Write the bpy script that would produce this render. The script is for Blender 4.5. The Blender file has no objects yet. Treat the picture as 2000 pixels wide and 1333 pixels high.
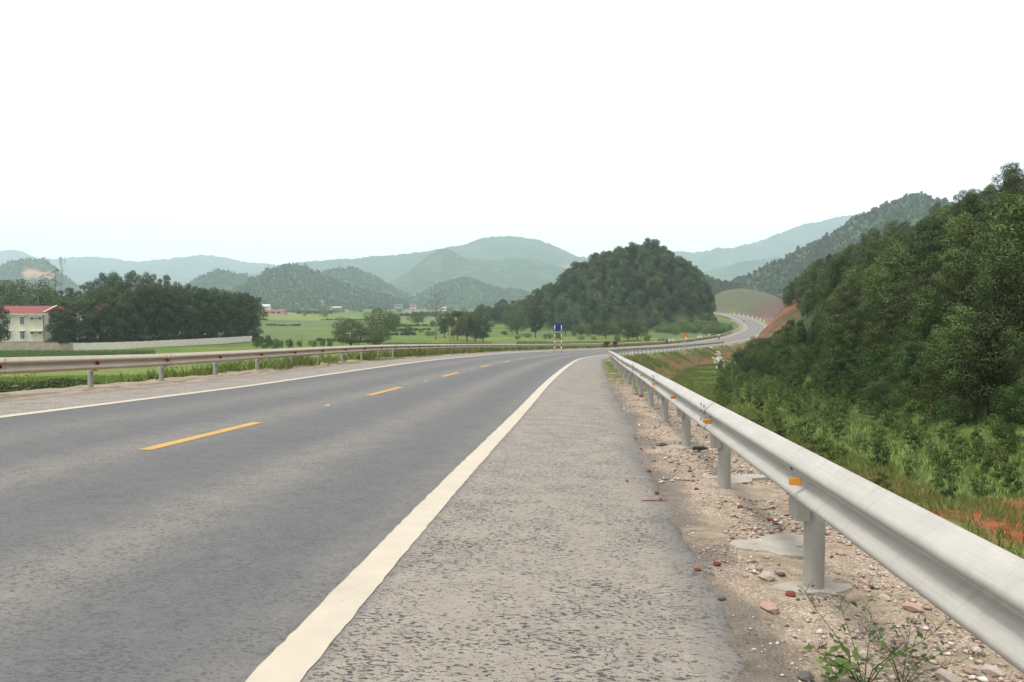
import bpy, math, random
import numpy as np
from mathutils import Vector

R = math.radians
rnd = random.Random(11)
rng = np.random.default_rng(11)
scene = bpy.context.scene
col = scene.collection
EYE = 1.25
FPX, CX, CY, HOR = 1614.0, 1000.0, 666.5, 615.0      # focal length and horizon in pixels of the 2000 px frame
PITCH = math.atan((CY - HOR) / FPX)

# ------------------------------------------------------------------ camera
cam_d = bpy.data.cameras.new("camera")
cam = bpy.data.objects.new("camera", cam_d)
col.objects.link(cam)
cam.location = (0, 0, EYE)
cam.rotation_euler = (math.pi / 2 - PITCH, 0, 0)
cam_d.sensor_width = 36.0
cam_d.lens = 36.0 * FPX / 2000.0
cam_d.clip_start = 0.05
cam_d.clip_end = 30000
scene.camera = cam

# ------------------------------------------------------------------ sky and sun
SUN_EL, SUN_AZ = R(64), R(236)                      # azimuth clockwise from +Y
world = bpy.data.worlds.new("World")
scene.world = world
world.use_nodes = True
wn, wl = world.node_tree.nodes, world.node_tree.links
wn.clear()
wo = wn.new("ShaderNodeOutputWorld")
sky = wn.new("ShaderNodeTexSky")
sky.sky_type = 'NISHITA'
sky.sun_disc = False
sky.sun_elevation = SUN_EL
sky.sun_rotation = SUN_AZ
sky.air_density = 1.0
sky.dust_density = 4.0
hs = wn.new("ShaderNodeHueSaturation")
hs.inputs["Saturation"].default_value = 0.22          # a closed white overcast veil keeps little of the blue
wl.new(sky.outputs[0], hs.inputs["Color"])
bg1 = wn.new("ShaderNodeBackground"); bg1.inputs[1].default_value = 0.05
wl.new(hs.outputs[0], bg1.inputs[0])
bg2 = wn.new("ShaderNodeBackground"); bg2.inputs[0].default_value = (0.97, 0.985, 1.0, 1); bg2.inputs[1].default_value = 0.70
ad = wn.new("ShaderNodeAddShader")
wl.new(bg1.outputs[0], ad.inputs[0]); wl.new(bg2.outputs[0], ad.inputs[1])
wl.new(ad.outputs[0], wo.inputs[0])

sun_d = bpy.data.lights.new("sun", 'SUN')
sun_d.energy = 1.5
sun_d.angle = R(11)
sun_d.color = (1.0, 0.95, 0.87)
sun = bpy.data.objects.new("sun", sun_d)
col.objects.link(sun)
sd = Vector((math.sin(SUN_AZ) * math.cos(SUN_EL), math.cos(SUN_AZ) * math.cos(SUN_EL), math.sin(SUN_EL)))
sun.rotation_euler = sd.to_track_quat('Z', 'Y').to_euler()
sun.location = (-40, -40, 80)

vs = scene.view_settings
vs.view_transform = 'Standard'
vs.look = 'None'
vs.gamma = 1.0
vs.use_curve_mapping = False
vs.exposure = 0.83
scene.cycles.volume_bounces = 2
scene.cycles.max_bounces = 8
scene.cycles.use_denoising = True

# ------------------------------------------------------------------ numeric helpers
def hash2(ix, iy, seed):
    h = (ix.astype(np.int64) * 374761393 + iy.astype(np.int64) * 668265263 + seed * 1442695041) & 0xffffffff
    h = ((h ^ (h >> 13)) * 1274126177) & 0xffffffff
    h = ((h ^ (h >> 16)) * 2246822519) & 0xffffffff
    return ((h ^ (h >> 15)) & 0xffff) / 65535.0

def vnoise(x, y, seed=0):
    x = np.asarray(x, float); y = np.asarray(y, float)
    ix, iy = np.floor(x), np.floor(y)
    u, v = x - ix, y - iy
    u = u * u * (3 - 2 * u); v = v * v * (3 - 2 * v)
    a, b = hash2(ix, iy, seed), hash2(ix + 1, iy, seed)
    c, d = hash2(ix, iy + 1, seed), hash2(ix + 1, iy + 1, seed)
    return (a * (1 - u) + b * u) * (1 - v) + (c * (1 - u) + d * u) * v

def fbm(x, y, seed=0, o=3):
    t, a, n = 0, 1.0, 0
    for i in range(o):
        t = t + a * vnoise(np.asarray(x) * 2 ** i, np.asarray(y) * 2 ** i, seed + i * 17)
        n += a; a *= 0.5
    return t / n

def sstep(a, b, x):
    t = np.clip((np.asarray(x, float) - a) / (b - a), 0, 1)
    return t * t * (3 - 2 * t)

def smax(a, b, k):
    h = np.clip(0.5 + 0.5 * (a - b) / k, 0, 1)
    return b * (1 - h) + a * h + k * h * (1 - h)

def spl(k, v, s):
    k = np.asarray(k, float); v = np.asarray(v, float); s = np.asarray(s, float)
    m = np.gradient(v, k)
    j = np.clip(np.searchsorted(k, s, side='right') - 1, 0, len(k) - 2)
    h = k[j + 1] - k[j]; t = (s - k[j]) / h
    return (2*t**3 - 3*t**2 + 1)*v[j] + (t**3 - 2*t**2 + t)*h*m[j] + (-2*t**3 + 3*t**2)*v[j+1] + (t**3 - t**2)*h*m[j+1]

def ray(px, py):
    x, u = (px - CX) / FPX, (CY - py) / FPX
    return Vector((x, math.cos(PITCH) + u * math.sin(PITCH), -math.sin(PITCH) + u * math.cos(PITCH)))

def P(px, py, Y):
    """world point seen at a picture position, at distance Y ahead"""
    d = ray(px, py); d = d * (Y / d.y)
    return Vector((d.x, d.y, d.z + EYE))

# ------------------------------------------------------------------ the road's line in plan, profile and crossfall
TK = [-6, 0, 10, 20, 30, 40, 55, 70, 90, 115, 145, 175, 210, 250]
TV = np.radians([4.7, 4.5, 5.4, 5.1, 5.8, 5.9, 6.1, 7.6, 12.3, 20.6, 21.2, 23.6, 23.5, 24])
ZK = [-6, 0, 20, 40, 60, 80, 110, 150, 200, 250]
ZV = np.array([-1.06, -1.19, -1.802, -2.398, -3.121, -3.869, -4.862, -5.869, -6.65, -6.62])
EV = [.038, .032, .02, .034, .042, .05, .041, .025, .012, .007]
HALF, LRAIL, RRAIL, RAILH = 3.49, 6.04, 5.93, 0.71
s0 = np.arange(-6, 250.01, 1.0)
th = spl(TK, TV, s0)
cx_ = np.concatenate([[0], np.cumsum(.5 * (np.sin(th[1:]) + np.sin(th[:-1])))])
cy_ = np.concatenate([[0], np.cumsum(.5 * (np.cos(th[1:]) + np.cos(th[:-1])))])
cx_ += -4.641 - cx_[6]; cy_ += 0.07 - cy_[6]
cz_ = spl(ZK, ZV, s0)
back = np.arange(-40, -6, 1.0)
bx = cx_[0] + (back + 6) * math.sin(th[0]); by = cy_[0] + (back + 6) * math.cos(th[0]); bz = cz_[0] + (back + 6) * -0.024
# beyond the fitted stretch the road swings left and climbs behind the forested hill
far_pts = np.array([[cx_[-1], cy_[-1], cz_[-1]], [80.5, 280, -6.3], [97.5, 330, -5.2], [108.5, 380, -2.9], [115.5, 430, -.8], [119.5, 490, 1.0], [115, 560, 2.0], [98, 640, 3.0], [70, 720, 4.0]])
L = np.concatenate([[0], np.cumsum(np.hypot(*np.diff(far_pts[:, :2], axis=0).T))])
fs = np.arange(1, L[-1], 1.0)
fx, fy, fz = (spl(L, far_pts[:, i], fs) for i in range(3))
RX = np.concatenate([bx, cx_, fx]); RY = np.concatenate([by, cy_, fy]); RZ = np.concatenate([bz, cz_, fz]) + EYE
RS = np.arange(len(RX)) - 40.0
RE = np.interp(RS, ZK, EV)
tx, ty = np.gradient(RX), np.gradient(RY)
tl = np.hypot(tx, ty); RNX, RNY = ty / tl, -tx / tl
SMAX = RS[-1]

def at(s, d):
    """point on the road surface plane at station s, offset d to the right of the centre"""
    s = np.asarray(s, float); d = np.asarray(d, float)
    g = lambda a: np.interp(s, RS, a)
    return g(RX) + g(RNX) * d, g(RY) + g(RNY) * d, g(RZ) - g(RE) * d

def AT(s, d, dz=0.0):
    x, y, z = at(s, d)
    return Vector((float(x), float(y), float(z) + dz))

def heading(s):
    return math.atan2(float(np.interp(s, RS, RNY)), float(np.interp(s, RS, RNX)))   # rotation that turns +X to the road's right

def road_sd(x, y):
    x = np.atleast_1d(x).astype(float); y = np.atleast_1d(y).astype(float)
    S = np.full(x.shape, 0.0); D = np.full(x.shape, 0.0)
    k = slice(None, None, 3)
    ax, ay = RX[k], RY[k]
    for i in range(0, len(x), 20000):
        q = slice(i, i + 20000)
        dd = (x[q, None] - ax) ** 2 + (y[q, None] - ay) ** 2
        j = np.argmin(dd, 1) * 3
        t = (x[q] - RX[j]) * -RNY[j] + (y[q] - RY[j]) * RNX[j]
        s = np.clip(RS[j] + t, RS[0], SMAX)
        S[q] = s
        D[q] = (x[q] - np.interp(s, RS, RX)) * np.interp(s, RS, RNX) + (y[q] - np.interp(s, RS, RY)) * np.interp(s, RS, RNY)
    return S, D

# ------------------------------------------------------------------ terrain
BUMPS = [  # cx, cy, half width left, right, half depth front, back, height, sharpness
    (56.0, 385.0, 58, 44, 60, 70, 32.0, 1.15),       # the lone forested hill
    (4.0, 432.0, 32, 50, 45, 60, 6.0, 1.1),         # its lower left shoulder
    (95.0, 322.0, 42, 14, 26, 30, 4.5, 1.2),         # scrub mound beside the far bend
    (181.0, 655.0, 42, 48, 60, 60, 21.5, 1.6),       # bare grassy knoll
    (176.0, 800.0, 75, 120, 70, 90, 33.0, 1.4),      # wooded rise behind the knoll
]
def DF(S):
    """offset of the wooded hillside's foot from the road centre"""
    return np.interp(S, [-40, 0, 30, 50, 70, 90, 120, 145, 170, 200, 230, 260, 300, 420], [20, 19, 19.5, 20.5, 21.5, 21.5, 18, 14.5, 12, 9.2, 7.9, 7.3, 9, 26])
def terrain(x, y, want_zone=False):
    x = np.atleast_1d(np.asarray(x, float)); y = np.atleast_1d(np.asarray(y, float))
    r = np.hypot(x, y)
    S, D = road_sd(x, y)
    zr = np.interp(S, RS, RZ) - np.interp(S, RS, RE) * np.clip(D, -7, 7)
    zf = np.interp(r, [0, 15, 50, 100, 200, 300, 500, 800, 1200, 3000, 9000], [-2.9, -3.2, -4.9, -6.6, -8.3, -7.4, -4.2, 1.0, 8, 25, 60]) + EYE
    zf = zf + (fbm(x / 14, y / 14, 3) - .5) * .35 * sstep(20, 60, r)
    a = np.abs(D)
    emb = zr - .06 - np.maximum(0, a - 6.9) * .6 + (fbm(x / 1.7, y / 1.7, 5) - .5) * .35 * sstep(7, 9, a)
    zl = smax(zf, emb, .5)
    dep = np.interp(S, [-40, 0, 16, 30, 90, 130, 170, 205, 230, 260], [2.6, 2.6, 2.4, 2.9, 2.7, 2.2, 1.7, .9, .3, .1])
    floor = np.interp(S, RS, RZ) - dep + (fbm(x / 5, y / 5, 6) - .5) * .5 * np.clip(dep, 0, 1)
    df = DF(S)
    slope = np.interp(S, [-40, 40, 120, 200, 255, 300, 340], [.62, .66, .64, .68, .8, .62, .22])
    cap = np.interp(S, [-40, 60, 150, 200, 240, 275, 320, 380], [62, 62, 60, 52, 40, 22, 9, 5])
    h = np.maximum(0, D - df) * slope + np.clip(D - df, 0, 7.5) * np.interp(S, [176, 196, 215, 258, 285], [0, .5, .72, .72, 0])
    hill = floor + cap * (1 - np.exp(-h / cap)) + (fbm(x / 18, y / 18, 8) - .5) * 5 * sstep(3, 16, D - df)
    hill = hill + (fbm(x / 2.6, y / 2.6, 9) - .5) * 1.6 * sstep(185, 205, S) * (1 - sstep(262, 285, S)) * np.clip(D - df, 0, 1)
    zR = smax(smax(emb, floor, .3), hill, .6)
    # far behind the hillside the two sides merge into the same valley
    zR = zR * (1 - sstep(420, 520, r)) + zl * sstep(420, 520, r)
    z = np.where(D > 0, zR, zl)
    forest = np.where((D > df + 1.5) & (r < 420), 1.0, 0.0)
    mound = np.zeros_like(z)
    for i, (bx0, by0, wl_, wr_, df_, db_, hh, sh) in enumerate(BUMPS):
        ux = np.where(x < bx0, (x - bx0) / wl_, (x - bx0) / wr_)
        uy = np.where(y < by0, (y - by0) / df_, (y - by0) / db_)
        q = np.hypot(ux, uy)
        e = np.clip(1 - q, 0, 1) ** sh
        e = e * (1.25 - .25 * e)
        if i == 3: e = np.clip(1 - np.clip(q, 0, 1) ** 1.9, 0, 1)
        if i == 0: e = np.clip(1 - np.clip(q, 0, 1) ** np.where(x < bx0, 1.3, 2.1), 0, 1)
        keep = sstep(9, 22, a)
        z = z + hh * e * keep * (.92 + .16 * fbm(x / 16, y / 16, 20 + i))
        if i in (0, 1, 4): forest = np.maximum(forest, np.where(e * hh > 1.0, 1.0, 0))
        if i == 2: mound = np.maximum(mound, e)
    under = a < 6.75
    near = sstep(0, 1, (S > RS[0] + 1) & (S < SMAX - 2))
    z = np.where(under & (near > .5), zr - .45, z)
    if want_zone: return z, S, D, r, forest, mound, df
    return z

def TZ(x, y):
    return float(terrain(x, y)[0])

MARCH = 4.0 * 1.008 ** np.arange(0, 830)
def G(px, py):
    """where the sight line through a picture position first meets the ground"""
    d = ray(px, py); d = d / d.y
    X, Z = d.x * MARCH, d.z * MARCH + EYE
    t = terrain(X, MARCH)
    k = np.nonzero(Z <= t)[0]
    if len(k) == 0 or k[0] == 0: return P(px, py, 900)
    k = k[0]; a, b = Z[k-1] - t[k-1], t[k] - Z[k]
    Y = MARCH[k-1] + (MARCH[k] - MARCH[k-1]) * a / max(a + b, 1e-6)
    return Vector((d.x * Y, Y, TZ(d.x * Y, Y)))

def project(x, y, z):
    z = np.asarray(z) - EYE
    D = y * math.cos(PITCH) - z * math.sin(PITCH); u = y * math.sin(PITCH) + z * math.cos(PITCH)
    return CX + FPX * x / D, CY - FPX * u / D

# ------------------------------------------------------------------ material helpers
MATS = {}
def new_mat(name):
    m = bpy.data.materials.new(name); m.use_nodes = True
    MATS[name] = m
    nt = m.node_tree
    b = nt.nodes["Principled BSDF"]
    return m, nt, b

def noise_node(nt, scale, detail=3, rough=.55, coord='pos', vec=None):
    n = nt.nodes.new("ShaderNodeTexNoise")
    n.inputs["Scale"].default_value = scale; n.inputs["Detail"].default_value = detail; n.inputs["Roughness"].default_value = rough
    if vec is None:
        if coord == 'pos':
            g = nt.nodes.new("ShaderNodeNewGeometry"); vec = g.outputs["Position"]
        else:
            g = nt.nodes.new("ShaderNodeTexCoord"); vec = g.outputs["Object"]
    nt.links.new(vec, n.inputs["Vector"])
    return n

def ramp(nt, fac, stops, interp='LINEAR'):
    r = nt.nodes.new("ShaderNodeValToRGB"); r.color_ramp.interpolation = interp
    e = r.color_ramp.elements
    while len(e) < len(stops): e.new(.5)
    for el, (p, c) in zip(e, stops):
        el.position = p; el.color = (*c, 1) if len(c) == 3 else c
    nt.links.new(fac, r.inputs[0])
    return r

def mix(nt, fac, a, b, mode='MIX'):
    m = nt.nodes.new("ShaderNodeMix"); m.data_type = 'RGBA'; m.blend_type = mode
    for sock, v in ((m.inputs[0], fac), (m.inputs[6], a), (m.inputs[7], b)):
        if hasattr(v, 'is_linked'): nt.links.new(v, sock)
        elif isinstance(v, (int, float)): sock.default_value = v
        else: sock.default_value = (*v, 1)
    return m.outputs[2]

def mathn(nt, op, a, b=None, clamp=False):
    m = nt.nodes.new("ShaderNodeMath"); m.operation = op; m.use_clamp = clamp
    for sock, v in ((m.inputs[0], a), (m.inputs[1], b)):
        if v is None: continue
        if hasattr(v, 'is_linked'): nt.links.new(v, sock)
        else: sock.default_value = v
    return m.outputs[0]

def attr(nt, name):
    a = nt.nodes.new("ShaderNodeAttribute"); a.attribute_name = name
    return a

def bump(nt, b, height, strength=.4, dist=.02):
    n = nt.nodes.new("ShaderNodeBump"); n.inputs["Strength"].default_value = strength; n.inputs["Distance"].default_value = dist
    nt.links.new(height, n.inputs["Height"]); nt.links.new(n.outputs[0], b.inputs["Normal"])

def simple(name, c1, c2=None, scale=4.0, rough=.7, metal=0.0, bmp=0.0, bscale=30, coord='obj', spec=.3):
    m, nt, b = new_mat(name)
    b.inputs["Roughness"].default_value = rough; b.inputs["Metallic"].default_value = metal
    b.inputs["Specular IOR Level"].default_value = spec
    c2 = c2 or tuple(v * .75 for v in c1)
    n = noise_node(nt, scale, 4, .6, coord)
    r = ramp(nt, n.outputs[0], [(.32, c1), (.68, c2)])
    nt.links.new(r.outputs[0], b.inputs["Base Color"])
    if bmp:
        n2 = noise_node(nt, bscale, 3, .6, coord); bump(nt, b, n2.outputs[0], bmp, .01)
    return m

def leaf_mat(name, c1, c2, trans=.35, var=.5, young=None):
    """leaves: each leaf has its own tint, each plant its own shade; light passes through"""
    m, nt, b = new_mat(name)
    t = attr(nt, "tint")
    oi = nt.nodes.new("ShaderNodeObjectInfo")
    c = ramp(nt, t.outputs["Fac"], [(0, c1), (.8, c2), (1.0, young or c2)]).outputs[0]
    h = nt.nodes.new("ShaderNodeHueSaturation")
    v = nt.nodes.new("ShaderNodeMapRange"); v.inputs[3].default_value = 1 - var; v.inputs[4].default_value = 1 + var
    nt.links.new(oi.outputs["Random"], v.inputs[0]); nt.links.new(v.outputs[0], h.inputs["Value"])
    w = mathn(nt, 'FRACT', mathn(nt, 'MULTIPLY', oi.outputs["Random"], 7.31))
    v2 = nt.nodes.new("ShaderNodeMapRange"); v2.inputs[3].default_value = .475; v2.inputs[4].default_value = .52
    nt.links.new(w, v2.inputs[0]); nt.links.new(v2.outputs[0], h.inputs["Hue"])
    nt.links.new(c, h.inputs["Color"])
    nt.links.new(h.outputs[0], b.inputs["Base Color"])
    b.inputs["Roughness"].default_value = .6; b.inputs["Specular IOR Level"].default_value = .15
    tr = nt.nodes.new("ShaderNodeBsdfTranslucent")
    br = mix(nt, 1.0, h.outputs[0], (1.15, 1.2, .6), 'MULTIPLY')
    nt.links.new(br, tr.inputs[0])
    ms = nt.nodes.new("ShaderNodeMixShader"); ms.inputs[0].default_value = trans
    nt.links.new(b.outputs[0], ms.inputs[1]); nt.links.new(tr.outputs[0], ms.inputs[2])
    nt.links.new(ms.outputs[0], nt.nodes["Material Output"].inputs[0])
    return m

# ------------------------------------------------------------------ object helpers
def tag(o, label=None, cat=None, group=None, kind=None):
    if label: o["label"] = label
    if cat: o["category"] = cat
    if group: o["group"] = group
    if kind: o["kind"] = kind
    return o

def link(o, parent=None):
    col.objects.link(o)
    if parent is not None: o.parent = parent
    return o

def mesh_np(name, V, F, mats=None, smooth=False, attrs=None, uv=None, midx=None):
    """mesh from arrays; F is (n,3) or (n,4)"""
    V = np.asarray(V, np.float32); F = np.asarray(F, np.int32)
    me = bpy.data.meshes.new(name)
    me.vertices.add(len(V)); me.vertices.foreach_set("co", V.ravel())
    k = F.shape[1]
    me.loops.add(F.size); me.loops.foreach_set("vertex_index", F.ravel())
    me.polygons.add(len(F)); me.polygons.foreach_set("loop_start", np.arange(0, F.size, k, dtype=np.int32))
    me.polygons.foreach_set("loop_total", np.full(len(F), k, np.int32))
    if smooth: me.polygons.foreach_set("use_smooth", np.ones(len(F), bool))
    if midx is not None: me.polygons.foreach_set("material_index", np.asarray(midx, np.int32))
    for m in (mats if isinstance(mats, (list, tuple)) else [mats] if mats else []): me.materials.append(m)
    if uv is not None:
        l = me.uv_layers.new(name="UVMap"); l.data.foreach_set("uv", np.asarray(uv, np.float32)[F.ravel()].ravel())
    for nm, arr in (attrs or {}).items():
        arr = np.asarray(arr, np.float32)
        if arr.ndim == 1:
            a = me.attributes.new(nm, 'FLOAT', 'POINT'); a.data.foreach_set("value", arr)
        else:
            if arr.shape[1] == 3: arr = np.concatenate([arr, np.ones((len(arr), 1), np.float32)], 1)
            a = me.attributes.new(nm, 'FLOAT_COLOR', 'POINT'); a.data.foreach_set("color", arr.ravel())
    me.update(); me.validate()
    return me

def grid_faces(nu, nv):
    i = np.arange(nu * nv).reshape(nu, nv)
    return np.stack([i[:-1, :-1], i[1:, :-1], i[1:, 1:], i[:-1, 1:]], -1).reshape(-1, 4)

class MB:
    """collects boxes, tubes and free polygons; build() links them as ONE mesh object"""
    def __init__(s): s.v = []; s.f = []
    def add(s, verts, faces):
        n = len(s.v); s.v += [tuple(v) for v in verts]; s.f += [tuple(i + n for i in f) for f in faces]; return s
    def box(s, x0, x1, y0, y1, z0, z1):
        return s.add([(x0,y0,z0),(x1,y0,z0),(x1,y1,z0),(x0,y1,z0),(x0,y0,z1),(x1,y0,z1),(x1,y1,z1),(x0,y1,z1)],
                     [(0,3,2,1),(4,5,6,7),(0,1,5,4),(1,2,6,5),(2,3,7,6),(3,0,4,7)])
    def tube(s, pts, rad, n=8, cap=True):
        pts = [Vector(p) for p in pts]
        rad = rad if isinstance(rad, (list, tuple)) else [rad] * len(pts)
        rings = []
        up = None
        for i, p in enumerate(pts):
            t = (pts[min(i+1, len(pts)-1)] - pts[max(i-1, 0)])
            t = t.normalized() if t.length > 1e-9 else Vector((0, 0, 1))
            if up is None:
                up = t.orthogonal().normalized()
            else:
                up = (up - t * up.dot(t)); up = up.normalized() if up.length > 1e-6 else t.orthogonal().normalized()
            w = t.cross(up)
            rings.append([p + (up * math.cos(2*math.pi*k/n) + w * math.sin(2*math.pi*k/n)) * rad[i] for k in range(n)])
        V = [v for r in rings for v in r]; F = []
        for i in range(len(pts) - 1):
            for k in range(n):
                a, b = i*n + k, i*n + (k+1) % n
                F.append((a, b, b + n, a + n))
        if cap:
            F.append(tuple(reversed(range(n)))); F.append(tuple((len(pts)-1)*n + k for k in range(n)))
        return s.add(V, F)
    def prism(s, poly, y0, y1):
        """polygon in x,z pushed along y"""
        n = len(poly)
        V = [(x, y0, z) for x, z in poly] + [(x, y1, z) for x, z in poly]
        F = [tuple(range(n)), tuple(reversed(range(n, 2*n)))] + [(i, i + n, (i+1) % n + n, (i+1) % n) for i in range(n)]
        return s.add(V, F)
    def mesh(s, name, mat=None, smooth=False):
        me = bpy.data.meshes.new(name); me.from_pydata(s.v, [], s.f)
        if mat: me.materials.append(mat)
        if smooth: me.polygons.foreach_set("use_smooth", [True] * len(me.polygons))
        me.update(); return me
    def build(s, name, mat=None, parent=None, smooth=False, loc=None, rotz=None, bevel=0):
        o = bpy.data.objects.new(name, s.mesh(name, mat, smooth)); link(o, parent)
        if loc is not None: o.location = loc
        if rotz is not None: o.rotation_euler.z = rotz
        if bevel:
            b = o.modifiers.new("bevel", 'BEVEL'); b.width = bevel; b.segments = 2; b.limit_method = 'ANGLE'
        return o

def empty(name, loc, rotz=0.0, scale=1.0):
    o = bpy.data.objects.new(name, None); col.objects.link(o)
    o.empty_display_size = .3
    o.location = loc; o.rotation_euler.z = rotz; o.scale = (scale,) * 3 if isinstance(scale, (int, float)) else scale
    return o

def inst(name, me, parent=None, loc=(0, 0, 0), rotz=0.0, scale=1.0):
    o = bpy.data.objects.new(name, me); link(o, parent)
    o.location = loc; o.rotation_euler.z = rotz; o.scale = (scale,) * 3 if isinstance(scale, (int, float)) else scale
    return o

# ------------------------------------------------------------------ materials
def make_ground_mat():
    m, nt, b = new_mat("ground_cover")
    c = attr(nt, "Col").outputs["Color"]
    n1 = noise_node(nt, .35, 4, .65); n2 = noise_node(nt, 4.0, 4, .7); n3 = noise_node(nt, 30.0, 2, .6)
    v = mix(nt, .8, c, ramp(nt, n1.outputs[0], [(.3, (.72, .74, .7)), (.7, (1.25, 1.22, 1.2))]).outputs[0], 'MULTIPLY')
    v = mix(nt, .8, v, ramp(nt, n2.outputs[0], [(.3, (.6, .62, .6)), (.7, (1.35, 1.35, 1.3))]).outputs[0], 'MULTIPLY')
    v = mix(nt, .5, v, ramp(nt, n3.outputs[0], [(.3, (.6, .6, .6)), (.7, (1.4, 1.4, 1.4))]).outputs[0], 'MULTIPLY')
    nt.links.new(v, b.inputs["Base Color"])
    b.inputs["Roughness"].default_value = .95; b.inputs["Specular IOR Level"].default_value = .1
    bump(nt, b, n2.outputs[0], .6, .12)
    return m

def make_road_mat():
    m, nt, b = new_mat("worn_asphalt")
    dust = attr(nt, "dust").outputs["Fac"]
    n0 = noise_node(nt, 1.2, 4, .6); n1 = noise_node(nt, 9.0, 4, .65)
    fine = noise_node(nt, 180.0, 2, .6)
    uvn = nt.nodes.new("ShaderNodeUVMap"); mpn = nt.nodes.new("ShaderNodeMapping"); mpn.inputs["Scale"].default_value = (.62, 1.1, 1)
    nt.links.new(uvn.outputs[0], mpn.inputs[0])
    pit = noise_node(nt, 48.0, 3, .6, vec=mpn.outputs[0]); pit.inputs["Distortion"].default_value = .8
    pit2 = noise_node(nt, 100.0, 2, .6)
    clump = noise_node(nt, 2.6, 4, .7)
    asp = ramp(nt, n1.outputs[0], [(.3, (.086, .087, .0885)), (.7, (.106, .1065, .107))]).outputs[0]
    du = ramp(nt, n1.outputs[0], [(.3, (.218, .190, .156)), (.7, (.28, .246, .203))]).outputs[0]
    dd = mathn(nt, 'ADD', dust, mathn(nt, 'MULTIPLY', mathn(nt, 'SUBTRACT', n0.outputs[0], .5), .2))
    dd = mathn(nt, 'MULTIPLY', dd, 1.0, True)
    c = mix(nt, dd, asp, du)
    c = mix(nt, .55, c, ramp(nt, fine.outputs[0], [(.3, (.66, .66, .66)), (.7, (1.34, 1.34, 1.34))]).outputs[0], 'MULTIPLY')
    # open pores between the stones, dark, in drifts
    th = mathn(nt, 'ADD', mathn(nt, 'MULTIPLY', clump.outputs[0], .34), mathn(nt, 'MULTIPLY', pit2.outputs[0], .14))
    pv = mathn(nt, 'ADD', pit.outputs[0], th)
    pr = ramp(nt, pv, [(.795, (0, 0, 0)), (.832, (1, 1, 1))]).outputs[0]
    c = mix(nt, mathn(nt, 'MULTIPLY', pr, mathn(nt, 'ADD', mathn(nt, 'MULTIPLY', dd, .58), .34)), c, (.026, .026, .030))
    grit = noise_node(nt, 85.0, 3, .65)
    c = mix(nt, ramp(nt, grit.outputs[0], [(.60, (0, 0, 0)), (.68, (.62,) * 3)]).outputs[0], c, (.030, .030, .033))
    c = mix(nt, ramp(nt, grit.outputs[0], [(.26, (.55,) * 3), (.34, (0, 0, 0))]).outputs[0], c, (.20, .195, .19))
    nt.links.new(c, b.inputs["Base Color"])
    b.inputs["Roughness"].default_value = .8; b.inputs["Specular IOR Level"].default_value = .25
    h = mathn(nt, 'SUBTRACT', mathn(nt, 'MULTIPLY', fine.outputs[0], .5), pr)
    bump(nt, b, h, .35, .006)
    return m

def make_verge_mat():
    m, nt, b = new_mat("stony_verge")
    n0 = noise_node(nt, 1.6, 4, .65); n1 = noise_node(nt, 7.0, 5, .7)
    c = ramp(nt, n1.outputs[0], [(.28, (.14, .108, .072)), (.5, (.26, .21, .146)), (.72, (.37, .31, .23))]).outputs[0]
    vo = nt.nodes.new("ShaderNodeTexVoronoi"); vo.inputs["Scale"].default_value = 55
    g = nt.nodes.new("ShaderNodeNewGeometry"); nt.links.new(g.outputs["Position"], vo.inputs["Vector"])
    peb = ramp(nt, vo.outputs["Color"], [(.0, (.11, .09, .08)), (.25, (.33, .22, .18)), (.55, (.43, .32, .26)), (.8, (.5, .44, .38)), (1, (.62, .57, .5))]).outputs[0]
    pm = mathn(nt, 'MULTIPLY', ramp(nt, n0.outputs[0], [(.42, (0, 0, 0)), (.6, (1, 1, 1))]).outputs[0],
               ramp(nt, vo.outputs["Distance"], [(.42, (1, 1, 1)), (.58, (0, 0, 0))]).outputs[0])
    c = mix(nt, pm, c, peb)
    c = mix(nt, attr(nt, "moss").outputs["Fac"], c, ramp(nt, n1.outputs[0], [(.35, (.075, .085, .018)), (.65, (.16, .165, .05))]).outputs[0])
    c = mix(nt, attr(nt, "tar").outputs["Fac"], c, (.065, .063, .065))
    nt.links.new(c, b.inputs["Base Color"])
    b.inputs["Roughness"].default_value = .92; b.inputs["Specular IOR Level"].default_value = .15
    bump(nt, b, mathn(nt, 'ADD', n1.outputs[0], mathn(nt, 'MULTIPLY', vo.outputs["Distance"], -.5)), .7, .03)
    return m

def make_paint(name, c, wear=.1):
    m, nt, b = new_mat(name)
    n = noise_node(nt, 5.0, 4, .65); n2 = noise_node(nt, 90.0, 3, .6)
    cc = ramp(nt, n.outputs[0], [(.3, c), (.7, tuple(v * .88 for v in c))]).outputs[0]
    cc = mix(nt, ramp(nt, n2.outputs[0], [(.64, (0, 0, 0)), (.72, (wear * 6,) * 3)]).outputs[0], cc, (.25, .24, .22))
    n3 = noise_node(nt, 1.3, 5, .7)
    cc = mix(nt, ramp(nt, n3.outputs[0], [(.52, (0, 0, 0)), (.75, (.4,) * 3)]).outputs[0], cc, tuple(v * .62 for v in c))
    n4 = noise_node(nt, 38.0, 4, .7)
    cc = mix(nt, ramp(nt, n4.outputs[0], [(.63, (0, 0, 0)), (.70, (.45,) * 3)]).outputs[0], cc, (.16, .155, .15))
    nt.links.new(cc, b.inputs["Base Color"]); b.inputs["Roughness"].default_value = .75
    bump(nt, b, n2.outputs[0], .2, .004)
    return m

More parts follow.
